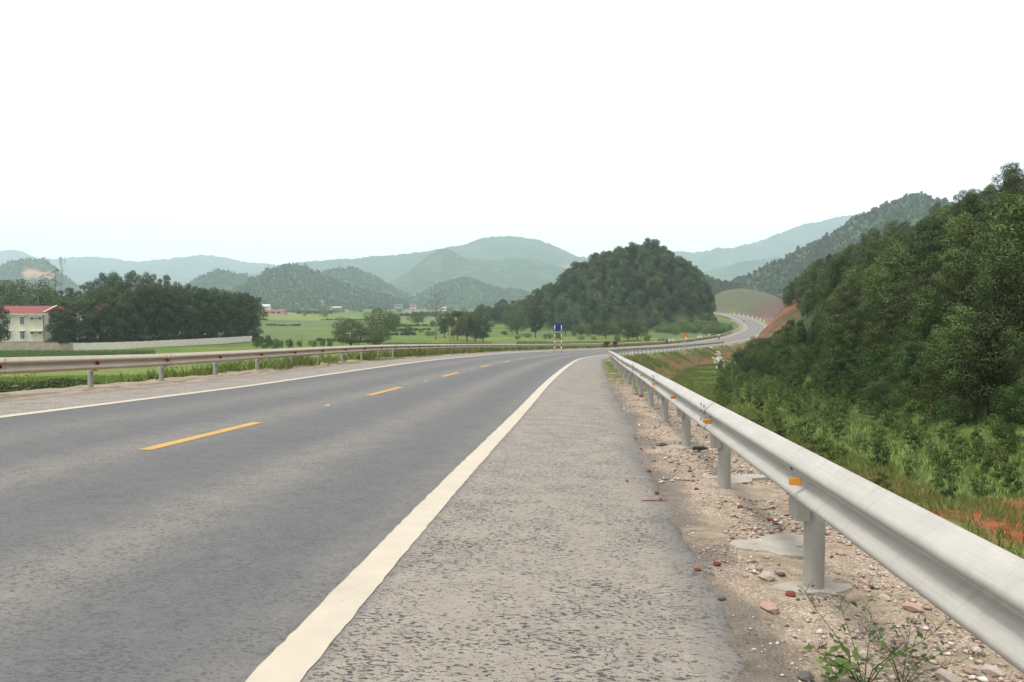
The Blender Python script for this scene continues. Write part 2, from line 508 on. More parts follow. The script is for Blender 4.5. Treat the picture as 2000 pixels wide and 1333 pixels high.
def make_rail_mat(name, c1, c2, met, rough):
    m, nt, b = new_mat(name)
    uv = nt.nodes.new("ShaderNodeUVMap")
    mp = nt.nodes.new("ShaderNodeMapping"); mp.inputs["Scale"].default_value = (140, 1.4, 1)
    nt.links.new(uv.outputs[0], mp.inputs[0])
    st = noise_node(nt, 1.0, 4, .6, vec=mp.outputs[0])
    n = noise_node(nt, 2.5, 5, .65); n2 = noise_node(nt, 26, 4, .6)
    c = ramp(nt, n.outputs[0], [(.3, c1), (.72, c2)]).outputs[0]
    c = mix(nt, .45, c, ramp(nt, st.outputs[0], [(.3, (.78, .78, .78)), (.7, (1.16, 1.16, 1.16))]).outputs[0], 'MULTIPLY')
    c = mix(nt, .35, c, ramp(nt, n2.outputs[0], [(.3, (.8, .78, .74)), (.7, (1.12, 1.12, 1.12))]).outputs[0], 'MULTIPLY')
    mp2 = nt.nodes.new("ShaderNodeMapping"); mp2.inputs["Scale"].default_value = (5, 16, 1); nt.links.new(uv.outputs[0], mp2.inputs[0])
    dr = noise_node(nt, 1.0, 4, .7, vec=mp2.outputs[0])
    c = mix(nt, ramp(nt, dr.outputs[0], [(.55, (0, 0, 0)), (.8, (.5,) * 3)]).outputs[0], c, tuple(v * .55 for v in (c1[0], c1[1] * .93, c1[2] * .82)))
    nt.links.new(c, b.inputs["Base Color"])
    b.inputs["Metallic"].default_value = met; b.inputs["Roughness"].default_value = rough
    rr = ramp(nt, n2.outputs[0], [(.3, (rough - .08,) * 3), (.7, (rough + .1,) * 3)]).outputs[0]
    nt.links.new(rr, b.inputs["Roughness"])
    bump(nt, b, st.outputs[0], .06, .002)
    return m

def make_canopy_mat(name, c1, c2, scale, c3=None):
    """woods so far off that single crowns are a few pixels"""
    m, nt, b = new_mat(name)
    n = noise_node(nt, scale, 4, .7); n2 = noise_node(nt, scale * .09, 4, .6)
    vo = nt.nodes.new("ShaderNodeTexVoronoi"); vo.inputs["Scale"].default_value = scale
    g = nt.nodes.new("ShaderNodeNewGeometry"); nt.links.new(g.outputs["Position"], vo.inputs["Vector"])
    c = ramp(nt, n.outputs[0], [(.3, c1), (.7, c2)]).outputs[0]
    c = mix(nt, .6, c, ramp(nt, vo.outputs["Color"], [(.1, (.6, .62, .6)), (.9, (1.3, 1.3, 1.2))]).outputs[0], 'MULTIPLY')
    c = mix(nt, ramp(nt, n2.outputs[0], [(.5, (0, 0, 0)), (.62, (.55,) * 3)]).outputs[0], c, c3 or tuple(v * 1.6 for v in c2))
    s = attr(nt, "scar").outputs["Fac"]
    c = mix(nt, s, c, (.42, .24, .15))
    nt.links.new(c, b.inputs["Base Color"]); b.inputs["Roughness"].default_value = .95; b.inputs["Specular IOR Level"].default_value = .05
    bump(nt, b, mathn(nt, 'SUBTRACT', n.outputs[0], vo.outputs["Distance"]), .9, .5 / scale)
    return m

M_ground = make_ground_mat()
M_road = make_road_mat()
M_verge = make_verge_mat()
M_white = make_paint("white_road_paint", (.45, .392, .306), .05)
M_yellow = make_paint("yellow_road_paint", (.44, .255, .05), .08)
M_railR = make_rail_mat("galvanised_steel", (.375, .35, .31), (.44, .415, .37), .2, .5)
M_railL = make_rail_mat("dusty_galvanised_steel", (.40, .33, .25), (.47, .40, .315), .12, .6)
M_post = make_rail_mat("post_steel", (.30, .285, .255), (.36, .34, .305), .15, .6)
M_orange = simple("orange_reflector", (.56, .25, .025), (.48, .19, .02), 20, .4)
M_redrefl = simple("red_reflector", (.35, .012, .012), (.22, .01, .01), 20, .35)
M_bolt = simple("bolt_steel", (.10, .085, .07), (.17, .14, .11), 30, .6, .4)
M_conc = simple("concrete", (.36, .325, .275), (.25, .22, .18), 5, .9, 0, .4, 60, 'pos')
M_stone = simple("pale_stone", (.50, .42, .36), (.36, .28, .235), 9, .9, 0, .5, 40)
M_stone2 = simple("pink_stone", (.46, .29, .23), (.36, .25, .20), 12, .9, 0, .5, 40)
M_stone3 = simple("dark_stone", (.09, .085, .085), (.15, .135, .125), 12, .9, 0, .5, 40)
M_brick = simple("brick_red", (.15, .036, .024), (.23, .065, .04), 14, .9, 0, .5, 60)
M_black = simple("black_plastic", (.015, .015, .018), (.03, .03, .033), 10, .5)
M_bark = simple("bark", (.11, .085, .06), (.055, .042, .03), 6, .95, 0, .6, 25)
M_palebark = simple("pale_bark", (.22, .19, .16), (.13, .11, .09), 4, .95, 0, .5, 20)
M_stem = simple("green_stem", (.07, .075, .025), (.10, .05, .03), 20, .8)
M_leafhill = leaf_mat("hillside_leaves", (.040, .062, .018), (.092, .128, .036), .14, .5, (.17, .215, .06))
M_leafmid = leaf_mat("hill_wood_leaves", (.046, .074, .028), (.096, .138, .050), .14, .46, (.16, .205, .08))
M_leafgrove = leaf_mat("grove_leaves", (.026, .046, .014), (.064, .098, .028), .16, .36, (.10, .15, .035))
M_leaffield = leaf_mat("field_tree_leaves", (.044, .070, .022), (.09, .130, .042), .2, .3, (.14, .18, .06))
M_leafbush = leaf_mat("scrub_leaves", (.075, .115, .036), (.14, .20, .062), .25, .22, (.2, .25, .08))
M_leafdark = leaf_mat("dark_shrub_leaves", (.034, .058, .017), (.07, .108, .03), .3, .3, (.13, .18, .05))
M_leafsap = leaf_mat("sapling_leaves", (.055, .085, .024), (.11, .155, .045), .25, .35, (.17, .21, .07))
M_yellowleaf = leaf_mat("yellowing_leaves", (.12, .12, .025), (.20, .18, .045), .3, .2)
M_grass = leaf_mat("grass_blades", (.115, .158, .05), (.185, .232, .085), .3, .12, (.30, .29, .15))
M_paddy = leaf_mat("rice_blades", (.10, .175, .035), (.155, .24, .05), .3, .1)
M_meadow = leaf_mat("meadow_blades", (.082, .122, .036), (.135, .18, .058), .25, .12, (.21, .22, .10))
M_corn = leaf_mat("maize_leaves", (.075, .13, .04), (.14, .19, .075), .3, .1, (.24, .22, .10))
M_weedleaf = leaf_mat("weed_leaves", (.065, .105, .032), (.11, .165, .05), .25, .1)
M_flower = simple("lilac_flower", (.26, .21, .33), (.21, .16, .28), 40, .8)
M_cream = simple("cream_plaster", (.66, .61, .49), (.58, .53, .41), .8, .9)
M_redroof = simple("red_sheet_roof", (.25, .058, .052), (.21, .046, .042), 1.2, .7)
M_whitewall = simple("whitewash", (.74, .68, .57), (.62, .56, .46), .7, .9)
M_oldwall = simple("dirty_plaster", (.43, .36, .28), (.28, .23, .18), .9, .95)
M_dark = simple("dark_cap", (.05, .048, .045), (.08, .075, .07), 3, .9)
M_glass = simple("window_glass", (.03, .04, .05), (.05, .06, .07), 2, .15, 0, 0, 30, 'obj', .6)
M_bluewhite = simple("pale_blue_paint", (.42, .56, .66), (.36, .5, .6), 2, .7)
M_wframe = simple("white_frame", (.7, .7, .7), (.6, .6, .6), 5, .6)
M_signblue = simple("blue_sign_back", (.012, .035, .13), (.016, .05, .17), 3, .5)
M_red = simple("red_paint", (.50, .035, .025), (.42, .03, .02), 10, .6)
M_whitep = simple("white_paint", (.75, .74, .71), (.64, .63, .6), 8, .6)
M_signy = simple("sign_yellow", (.80, .30, .02), (.75, .26, .02), 6, .5)
M_steelgrey = simple("tower_steel", (.22, .21, .21), (.3, .28, .28), 3, .6, .3)
M_cow = simple("cow_hide", (.085, .020, .010), (.05, .012, .007), 3, .85)
M_hoof = simple("hoof", (.03, .02, .015), None, 5, .7)
M_skin = simple("skin_tone", (.42, .24, .16), (.38, .21, .14), 8, .6)
M_teal = simple("teal_cloth", (.02, .28, .22), (.02, .22, .18), 10, .9)
M_navy = simple("dark_cloth", (.018, .02, .03), (.03, .03, .04), 10, .9)
M_hair = simple("black_hair", (.01, .009, .008), (.02, .018, .015), 20, .6)
M_whitecloth = simple("white_cloth", (.68, .68, .66), (.6, .6, .58), 10, .9)
M_tyre = simple("tyre_rubber", (.02, .02, .02), (.03, .03, .03), 20, .9)
M_scoot = simple("scooter_paint", (.62, .62, .62), (.55, .55, .55), 6, .3)

# ================================================================== GROUND
def build_ground():
    fine = np.arange(-44, 50.01, .24)
    a1 = np.linspace(-180, -44, 26)[:-1]; a2 = np.linspace(50, 180, 25)[1:]
    ang = np.radians(np.concatenate([a1, fine, a2]))
    rad = 1.2 * 1.0155 ** np.arange(0, 582)
    rad = rad[rad < 7200]
    A, Rr = np.meshgrid(ang, rad, indexing='ij')
    x, y = (Rr * np.sin(A)).ravel(), (Rr * np.cos(A)).ravel()
    z, S, D, r, forest, mound, df = terrain(x, y, True)
    C = np.zeros((len(x), 3))
    n1 = fbm(x / 30, y / 30, 40); n2 = fbm(x / 5, y / 5, 41); n3 = fbm(x / 1.6, y / 1.6, 42)
    grass = np.array([.105, .150, .042])
    C[:] = grass
    def lay(mask, c):
        nonlocal C
        m = np.clip(mask, 0, 1)[:, None]; C = C * (1 - m) + np.asarray(c) * m
    left = (D < 0) | (r > 430)
    # paddies: plots in strips, each with its own ripeness
    u, v = x * .94 + y * .34, y * .94 - x * .34
    row = np.floor((v + 9 * vnoise(u / 60, v / 90, 50)) / np.interp(r, [0, 150, 400, 900], [34, 30, 24, 60]))
    cell = np.floor((u + hash2(row, row * 0, 3) * 90) / 70)
    ripe = hash2(row, cell, 51) * 1.5 - .25
    pad = np.stack([.068 + .060 * ripe, .122 + .038 * ripe, .026 + .010 * ripe], 1)
    fieldm = left * sstep(8.5, 11, -np.where(left & (r < 430), D, -50.) ) * (1 - sstep(700, 1000, r)) * (1 - sstep(.3, 1.2, mound * 4))
    fieldm = np.where(left, sstep(9, 13, np.abs(D)) * (1 - sstep(750, 1000, r)), 0)
    C = C * (1 - fieldm[:, None]) + pad * fieldm[:, None]
    fr = (v + 9 * vnoise(u / 60, v / 90, 50)) / np.interp(r, [0, 150, 400, 900], [34, 30, 24, 60])
    bund = (1 - sstep(.03, .09, np.abs(fr - np.floor(fr) - .5) * -1 + .5)) * fieldm
    lay(bund * .7, (.055, .085, .028))
    drier = fieldm * sstep(.52, .62, fbm(x / 45, y / 80, 60)) * (r > 130)
    lay(drier * .6, (.10, .125, .05))
    # valley and embankment on the forest side
    right = (D > 0) & (r < 430)
    lay(right * sstep(6.5, 9, D) * .8, (.105, .155, .040))
    emb = right * sstep(6.8, 7.6, D) * (1 - sstep(11, 14, D))
    lay(emb * sstep(.50, .62, fbm(x / 2.5, y / 2.5, 44) * .6 + .4 * n1 + .16 * sstep(30, 90, S)) * .75, (.092, .062, .038))
    lay(right * (1 - sstep(1.2, 3.2, np.abs(D - 10.6 - 1.2 * (n2 - .5) * 2))) * sstep(.42, .6, n3 * .6 + n2 * .5) * .85, (.20, .085, .042))
    redpatch = right * (1 - sstep(2.2, 4.2, np.hypot(x - 10.5, (y - 15.5) * .8)))
    lay(redpatch * sstep(.3, .5, n3), (.24, .07, .032))
    # the raw red cut above the road
    cd0 = np.interp(S, [150, 180, 200], [12, 8.6, 6.6])
    cut = right * sstep(146, 160, S) * (1 - sstep(268, 300, S)) * np.clip((D - cd0) / 1.2, 0, 1) * (1 - sstep(20.5, 24.5, D + 6 * (n2 - .5)))
    lay(cut, np.stack([.11 + .05 * n3, .048 + .022 * n3, .028 + .012 * n3], 1))
    lay(cut * sstep(.5, .62, fbm(x / 2.2, y / 7, 48)), (.075, .036, .024))
    lay(cut * sstep(.56, .66, fbm(x / 4, y / 4, 49)) * .8, (.05, .07, .025))
    lay(right * sstep(165, 185, S) * (1 - sstep(205, 225, S)) * sstep(7.5, 9, D) * (1 - sstep(16, 22, D)) * sstep(.45, .62, n2) * .8, (.21, .09, .045))
    lay(forest * .95 * (1 - np.clip(cut, 0, 1)), (.030, .042, .016))
    # brown bank and bare knoll beyond the bend
    brown = sstep(290, 330, S) * (D > 0) * sstep(6.8, 8, D) * (1 - sstep(40, 60, D)) * (r < 640)
    lay(brown, np.stack([.15 + .05 * n2, .078 + .03 * n2, .058 + .02 * n2], 1))
    kn = 1 - sstep(.75, 1.0, np.hypot((x - 183) / 44, (y - 650) / 62))
    lay(kn, (.085, .088, .045))
    lay(np.maximum(kn, sstep(520, 560, y) * (1 - sstep(640, 680, y)) * (x > 128) * (x < 240) * 1.0) * (1 - sstep(-2, 2, z - (EYE + .5 + np.clip(x - 168, -10, 60) * .36))) * (D > 6.5), (.105, .062, .05))
    lay(sstep(850, 1300, r), (.05, .085, .03))
    # dirt track by the scrub mound
    V = np.stack([x, y, z], 1)
    na, nr = len(ang), len(rad)
    F = grid_faces(na, nr)
    # close the full turn and the centre
    idx = np.arange(na * nr).reshape(na, nr)
    F2 = np.stack([idx[-1, :-1], idx[0, :-1], idx[0, 1:], idx[-1, 1:]], -1)
    F = np.concatenate([F, F2])[:, ::-1]
    me = mesh_np("ground", V, F, M_ground, True, {"Col": C})
    tag(inst("ground", me), kind="structure")
build_ground()

# ================================================================== ROAD
def strip_mesh(name, ss, dcols, zfun, mat, attrs=None, smooth=True):
    SS, DD = np.meshgrid(ss, dcols, indexing='ij')
    if zfun is not None: DD2, dz = zfun(SS, DD)
    else: DD2, dz = DD, 0
    x, y, z = at(SS, DD2)
    V = np.stack([x, y, z + dz], -1).reshape(-1, 3)
    F = grid_faces(len(ss), len(dcols))[:, ::-1]
    at_ = {k: f(SS, DD).ravel() for k, f in (attrs or {}).items()}
    return mesh_np(name, V, F, mat, smooth, at_, uv=np.stack([DD2, SS], -1).reshape(-1, 2))

def stations(a, b, near=.12, far=2.0):
    out = [a]
    while out[-1] < b: out.append(out[-1] + float(np.clip(abs(out[-1]) * .02, near, far)))
    out[-1] = b
    return np.array(out)

SR = stations(-12, SMAX - 3)
def road_dust(S, D):
    n = fbm(S / 9, D * .8, 70); n2 = fbm(S / 2.5, D * 2.2, 71)
    g = lambda c, w: np.exp(-((D - c) / w) ** 2)
    fade = 1.0
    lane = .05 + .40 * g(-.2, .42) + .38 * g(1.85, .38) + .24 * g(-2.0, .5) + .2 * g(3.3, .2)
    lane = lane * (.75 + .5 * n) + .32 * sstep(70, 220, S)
    sh = np.where(D > HALF + .05, 1.0, 0) * (.93 + .12 * (n2 - .5)) * (1 - .55 * sstep(5.05, 5.3, D + .3 * (n2 - .5)))
    shl = np.where(D < -HALF - .05, .98, 0) * (1 - .5 * sstep(4.95, 5.2, -D + .3 * (n2 - .5)))
    inside = (np.abs(D) <= HALF + .05)
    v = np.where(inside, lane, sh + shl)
    return np.clip(v, 0, 1)
dc = np.concatenate([[-5.22, -5.2], np.arange(-5.05, 5.2, .13), [5.28, 5.36, 5.38]])
def road_z(S, D):
    e = (fbm(S / .8, S * 0, 75) - .5) * .22 + (fbm(S / .22, S * 0, 76) - .5) * .07
    D2 = D + np.where(D > 5.2, e, 0) + np.where(D < -5.1, e, 0)
    drop = np.where((D > 5.37) | (D < -5.21), -.10, np.where(D > 5.3, -.012, 0))
    return D2, drop
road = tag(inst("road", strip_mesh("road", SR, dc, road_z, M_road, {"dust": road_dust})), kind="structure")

def paint_edge(seed):
    def f(S, D):
        mid = D.mean()
        n = (vnoise(S / .05, S * 0 + np.sign(D - mid) * 3, seed) - .5) * .012
        return D + n, .004
    return f
SL = stations(-12, SMAX - 4, .06, 2.0)
for nm, c in (("edge_line", HALF), ("edge_line", -HALF)):
    inst(nm, strip_mesh(nm, SL, np.array([c - .1, c + .1]), paint_edge(80), M_white), road)
k = 0
while 8.7 + 9 * k < 400:
    sA = 8.7 + 9 * k - (9 if False else 0)
    inst("lane_dash", strip_mesh("lane_dash", np.linspace(sA, sA + 3.0, 24), np.array([-.075, .075]), paint_edge(81), M_yellow), road)
    k += 1
# the reflective studs between the dashes, on the centre line
studm = MB().add([(-.055,-.05,0),(.055,-.05,0),(.055,.05,0),(-.055,.05,0),(-.045,-.03,.02),(.045,-.03,.02),(.045,.03,.02),(-.045,.03,.02)],
                 [(4,5,6,7),(0,1,5,4),(1,2,6,5),(2,3,7,6),(3,0,4,7)]).mesh("road_stud", simple("stud_plastic", (.24, .17, .145), (.28, .24, .22), 30, .5))
for k in range(0, 14):
    s_ = 8.7 + 9 * k + 6.1
    inst("road_stud", studm, road, AT(s_, .03, .001), heading(s_))

# ------------------------------------------------------------------ verges
def verge_z_right(S, D):
    lump = (fbm(S / .45, D / .45, 90) - .5) * .07 + (fbm(S / 1.8, D / 1.8, 91) - .5) * .06
    dz = np.interp(D, [5.0, 5.25, 5.45, 6.5, 6.95, 7.5], [-.05, -.012, .006, -.02, -.16, -.62]) + lump * sstep(5.25, 5.7, D) + (fbm(S / .16, D / .16, 89) - .5) * .05 * sstep(5.05, 5.2, D) * (1 - sstep(5.5, 5.8, D))
    return D, dz
def moss_r(S, D):
    n = fbm(S / 1.1, D / .7, 92)
    return np.clip(sstep(22, 30, S) * sstep(.35, .55, n + .1 * (S > 28)) * .9 + .35 * sstep(.6, .75, n) * sstep(12, 22, S) + sstep(6.6, 7.0, D) * .6, 0, 1)
def tar_r(S, D):
    n = fbm(S / .5, D / .3, 93)
    return np.clip((1 - sstep(5.36, 5.62, D + .5 * (n - .5))) * .6 * (1 - .8 * sstep(20, 30, S)), 0, 1)
SV = stations(-8, 420, .09, 3)
vr = inst("verge", strip_mesh("verge", SV, np.array([5.0, 5.08, 5.14, 5.2, 5.26, 5.32, 5.38, 5.44, 5.5, 5.6, 5.7, 5.8, 5.9, 6.0, 6.1, 6.2, 6.3, 6.4, 6.5, 6.6, 6.75, 6.95, 7.2, 7.5]), verge_z_right, M_verge, {"moss": moss_r, "tar": tar_r}))
tag(vr, kind="structure")
def verge_z_left(S, D):
    a = -D
    lump = (fbm(S / .5, D / .5, 95) - .5) * .10 + (fbm(S / 1.8, D / 1.8, 96) - .5) * .10
    dz = np.interp(a, [5.0, 5.15, 5.4, 6.4, 6.95, 7.5], [-.06, -.03, 0.0, .02, -.14, -.62]) + lump * sstep(5.15, 5.5, a)
    return D, dz
def moss_l(S, D):
    return np.clip(sstep(26, 40, S) * sstep(.38, .5, fbm(S / 1.3, D / .5, 97)) + sstep(6.3, 6.8, -D) * sstep(.4, .55, fbm(S, D, 98)), 0, 1)
vl = inst("verge", strip_mesh("verge", SV, -np.array([7.5, 6.95, 6.6, 6.4, 6.2, 6.0, 5.85, 5.7, 5.55, 5.4, 5.25, 5.15, 5.0]), verge_z_left, M_verge, {"moss": moss_l, "tar": lambda S, D: np.clip(.3 * (fbm(S / .7, D / .4, 99) - .35) + (1 - sstep(5.25, 5.45, -D)) * .25, 0, 1)}))
tag(vl, kind="structure")

# ================================================================== GUARDRAILS
PROF = [(0, .310), (.006, .306), (.062, .258), (.074, .246), (.082, .232), (.083, .222), (.080, .210), (.072, .201), (.014, .168), (.004, .160), (0, .150),
        (.004, .141), (.012, .134), (.064, .090), (.075, .079), (.082, .066), (.083, .056), (.079, .044), (.070, .034), (.012, .004), (0, 0)]
def beam_mesh(sA, sB, d_back, side, mat, lap, RAILH=RAILH, k=1.0):
    """W-beam; side=-1: face looks towards smaller d (rail on the right), +1: towards larger d"""
    n = max(4, int((sB - sA) / .5) + 1)
    ss = np.linspace(sA, sB, n)
    pr = np.array(PROF) * np.array([1.0, k])
    outer = pr; inner = pr - np.array([.004, 0])
    loop = np.concatenate([outer, inner[::-1]])
    off = np.linspace(lap, 0, n)
    V = []; UV = []
    for s_, o in zip(ss, off):
        d = d_back + side * (loop[:, 0] + o)
        x, y, z = at(np.full(len(loop), s_), np.full(len(loop), d_back))
        nx, ny = np.interp(s_, RS, RNX), np.interp(s_, RS, RNY)
        V.append(np.stack([x + nx * (d - d_back), y + ny * (d - d_back), z + RAILH - .31 * k + loop[:, 1]], 1))
        UV.append(np.stack([loop[:, 1], np.full(len(loop), s_)], 1))
    V = np.concatenate(V); UV = np.concatenate(UV)
    m = len(loop); i = np.arange(n * m).reshape(n, m)
    j = np.roll(i, -1, 1)
    F = np.stack([i[:-1], i[1:], j[1:], j[:-1]], -1).reshape(-1, 4)
    if side < 0: F = F[:, ::-1]
    me = mesh_np("rail_panel", V, F, mat, True, None, UV)
    return me

postm = MB()
PR_ = .057
ptsz = [(0, 0, -.5), (0, 0, .0), (0, 0, .30), (0, 0, RAILH - .16)]
postm.tube(ptsz, PR_, 20)
def post_me(mat):
    me = postm.mesh("post", mat, True)
    me.polygons[-1].use_smooth = False
    me.uv_layers.new(name="UVMap")
    return me
post_R, post_L = post_me(M_post), post_me(M_post)
spacer = MB().box(-.035, .035, -.09, .09, RAILH - .34, RAILH - .16).mesh("spacer_block", M_post); spacer.uv_layers.new(name="UVMap")
reflm_o = MB().box(-.030, .030, -.010, .010, -.018, .018).mesh("reflector", M_orange)
reflm_r = MB().box(-.045, .045, -.012, .012, -.03, .03).mesh("reflector", M_redrefl)
boltm = MB().tube([(-.014, 0, 0), (0, 0, 0), (.006, 0, 0), (.012, 0, 0)], [.014, .014, .012, .004], 8).mesh("bolt", M_bolt, True)
slotm = MB().box(-.004, .004, -.009, .009, -.013, .013).mesh("bolt_slot", M_bolt)

def footing_mesh(seed):
    rr = random.Random(seed); n = 16
    top = []; bot = []
    for k in range(n):
        a = 2 * math.pi * k / n; q = .13 * (1 + .35 * math.sin(a * 2 + seed) + rr.uniform(-.2, .2))
        top.append((q * 1.25 * math.cos(a), q * math.sin(a), .004 + rr.uniform(-.006, .006))); bot.append((q * 1.32 * math.cos(a), q * 1.06 * math.sin(a), -.08))
    m = MB(); V = top + bot + [(0, 0, .012)]
    F = [(k, (k+1) % n, 2*n) for k in range(n)] + [(k, k + n, (k+1) % n + n, (k+1) % n) for k in range(n)]
    return m.add(V, F).mesh("footing", M_conc)
FOOT = [footing_mesh(i) for i in range(4)]

def guardrail(label, side, d_post, s_first, s_last, phase, mat, pm, refl, refl_dx, joints=2, RAILH=RAILH, k=1.0):
    base = AT(max(s_first, 5), d_post)
    g = empty("guardrail", (0, 0, 0)); tag(g, label, "guardrail", None)
    face = -1 if d_post > 0 else 1
    d_back = d_post + face * (PR_ + .06)
    n = 0; s_ = phase
    while s_ > s_first: s_ -= 3.0
    s_ += 3.0
    posts = []
    while s_ < s_last: posts.append(s_); s_ += 3.0
    for i, sp in enumerate(posts):
        rz = heading(sp)
        if d_post < 0: rz += math.pi           # local -X looks at the road
        lean = rnd.uniform(-.012, .012)
        o = inst("post", pm, g, AT(sp, d_post), rz); o.rotation_euler.y = lean
        b = inst("spacer_block", spacer, g, AT(sp, d_post + face * (PR_ + .024)), rz)
        if refl is not None:
            ro = inst("reflector", refl, g, AT(sp - refl_dx, d_back + face * (.092 if d_post > 0 else .05), RAILH - .165 * k), rz + rnd.uniform(-.25, .25) - .15)
            ro.rotation_euler.x = rnd.uniform(-.1, .1)
            inst("bolt", boltm, g, AT(sp, d_back + face * .006, RAILH - .155 * k), rz + math.pi)
    joint = posts[0]
    J = posts[::joints] + [posts[-1] + .25]
    if J[-1] - J[-2] < .5: J.pop(-2)
    for a, b in zip(J[:-1], J[1:]):
        inst("rail_panel", beam_mesh(a - .16, b + .16, d_back, face, mat, .006, RAILH, k), g)
        if a < 90:
            for dx in (-.10, .10):
                for hz in (.045, .115, .20, .268):
                    inst("bolt_slot", slotm, g, AT(a + dx, d_back + face * (.078 + .006), RAILH - .31 * k + hz * k), heading(a))
    return g, posts
railR, postsR = guardrail("galvanised steel guardrail with orange reflectors above the plantation embankment", 1, RRAIL, -7, 189, 5.0, M_railR, post_R, reflm_o, .42, 2, .785, .90)
railL, postsL = guardrail("dusty beige steel guardrail with red reflectors beside the rice fields", -1, -LRAIL, -6, 322, 17.3, M_railL, post_L, reflm_r, .0)
for i, sp in enumerate([p for p in postsR if -3 < p < 32]):
    inst("footing", FOOT[i % 4], railR, AT(sp, RRAIL - .02, -.018), rnd.uniform(0, 6))

# ================================================================== FAR MOUNTAINS
FARW = []
def mountain(D, prof, front, back, mat, du, dv, canopy, gully, base_py=606, seed=0, scar=None, pw=1.15):
    """a ridge at distance D; prof gives its skyline in picture positions, so its size follows from its distance"""
    px = np.array([p[0] for p in prof], float); py = np.array([p[1] for p in prof], float)
    X = (px - CX) / FPX * D / (math.cos(PITCH))
    Zr = np.array([P(a, b, D).z for a, b in prof])
    zb = P(CX, base_py, D).z - 6
    u = np.arange(X[0], X[-1], du)
    zr = spl(X, Zr, u)
    nv = int((front + back) / dv)
    v = np.linspace(-front, back, nv)
    U, V = np.meshgrid(u, v, indexing='ij')
    warp = (fbm(U / (front * .35), V / (front * .8), seed + 1) - .5) * front * .5
    Uw = U + warp * np.clip(-V / front, 0, 1)
    ridge = np.interp(Uw, u, zr)
    t = np.where(V < 0, 1 + V / front, 1 - V / back)
    prof_ = np.clip(t, 0, 1) ** pw
    g = (fbm(U / (front * .22), V / (front * .5), seed + 2, 4) - .5) * 2
    Z = zb + (ridge - zb) * prof_ + gully * g * np.clip(1 - t, 0, 1) ** .6 * np.clip(t * 3, 0, 1) * (ridge - zb)
    edge = sstep(0, 1, np.clip((U - X[0]) / (front * .12), 0, 1)) * sstep(0, 1, np.clip((X[-1] - U) / (front * .12), 0, 1))
    Z = Z + canopy * ((vnoise(U / (canopy * 2.0), V / (canopy * 2.2), seed + 5) - .5) * 1.5 + (vnoise(U / (canopy * .9), V / (canopy * .95), seed + 6) - .5) * 1.0 + (vnoise(U / (canopy * 7), V / (canopy * 7), seed + 7) - .5)) * np.clip(t * 6, 0, 1)
    Y = D + V
    Vv = np.stack([U, Y, Z], -1).reshape(-1, 3)
    sc = np.zeros(len(Vv))
    if scar:
        for (sx, sy, wx, wy) in scar:
            qx, qy = project(Vv[:, 0], Vv[:, 1], Vv[:, 2])
            n = fbm(Vv[:, 0] / (D * .008), Vv[:, 2] / (D * .008), seed + 9)
            sc = np.maximum(sc, (1 - sstep(.55, 1.0, np.hypot((qx - sx) / wx, (qy - sy) / wy) + (n - .5) * .9)))
    if D > 3000: sc = sc * .35
    me = mesh_np("mountain", Vv, grid_faces(len(u), nv), mat, True, {"scar": sc})
    if D < 2100: FARW.append((me, D, {960: 6500, 1350: 2600, 1500: 4600}.get(D, 3000)))
    return tag(inst("mountain", me), kind="structure")

M_can1 = make_canopy_mat("wooded_slope", (.030, .062, .022), (.060, .105, .036), .16, (.11, .16, .055))
M_can2 = make_canopy_mat("distant_wooded_slope", (.032, .062, .028), (.058, .098, .042), .10, (.10, .145, .06))
mountain(5200, [(-420, 520), (-250, 500), (-100, 488), (-20, 495), (35, 490), (75, 502), (150, 503), (190, 501), (265, 511), (330, 506), (410, 499), (450, 507), (540, 517), (640, 522), (760, 560)], 1900, 1200, M_can2, 16, 34, 8, .16, 604, 300)
mountain(3600, [(430, 560), (520, 528), (580, 515), (660, 506), (760, 499), (850, 488), (900, 478), (950, 464), (990, 460), (1025, 463), (1060, 471), (1090, 484), (1125, 499), (1180, 509), (1260, 525), (1380, 560)], 1100, 900, M_can2, 11, 18, 7, .13, 604, 310, [(1108, 522, 30, 7)])
mountain(2700, [(700, 590), (760, 555), (810, 525), (850, 492), (872, 487), (905, 500), (950, 506), (1010, 505), (1060, 512), (1120, 530), (1200, 575)], 650, 600, M_can2, 8, 12, 7, .14, 604, 320)
mountain(1950, [(-160, 560), (-80, 535), (0, 521), (40, 509), (68, 506), (92, 512), (112, 528), (150, 560), (190, 590)], 300, 300, M_can1, 6, 7, 6, .16, 602, 330, [(62, 535, 26, 14), (95, 538, 14, 8)])
mountain(1900, [(570, 580), (610, 545), (650, 528), (685, 523), (715, 532), (750, 553), (800, 578), (850, 592)], 330, 300, M_can1, 6, 7, 6, .15, 604, 340)
mountain(1850, [(330, 580), (380, 548), (415, 532), (440, 527), (470, 534), (500, 546), (560, 580)], 320, 300, M_can1, 6, 7, 6, .14, 604, 350)
mountain(1800, [(790, 595), (830, 572), (870, 551), (905, 542), (940, 552), (985, 567), (1030, 573), (1080, 590)], 300, 300, M_can1, 6, 7, 6, .15, 606, 360)
mountain(1500, [(420, 600), (470, 570), (510, 540), (545, 525), (575, 519), (605, 527), (640, 545), (690, 562), (740, 578), (800, 597)], 340, 300, M_can1, 4.5, 5.5, 5.5, .16, 606, 370, [(640, 584, 10, 4), (628, 592, 6, 5)])
mountain(1350, [(300, 606), (400, 588), (480, 578), (560, 588), (640, 600), (720, 606)], 160, 200, M_can1, 4.5, 5, 5, .10, 612, 380)
mountain(4300, [(1180, 530), (1250, 505), (1310, 492), (1360, 492), (1400, 486), (1430, 482), (1480, 470), (1530, 452), (1580, 436), (1640, 423), (1700, 415), (1800, 410), (1950, 420)], 1300, 900, M_can2, 14, 24, 8, .12, 604, 390)
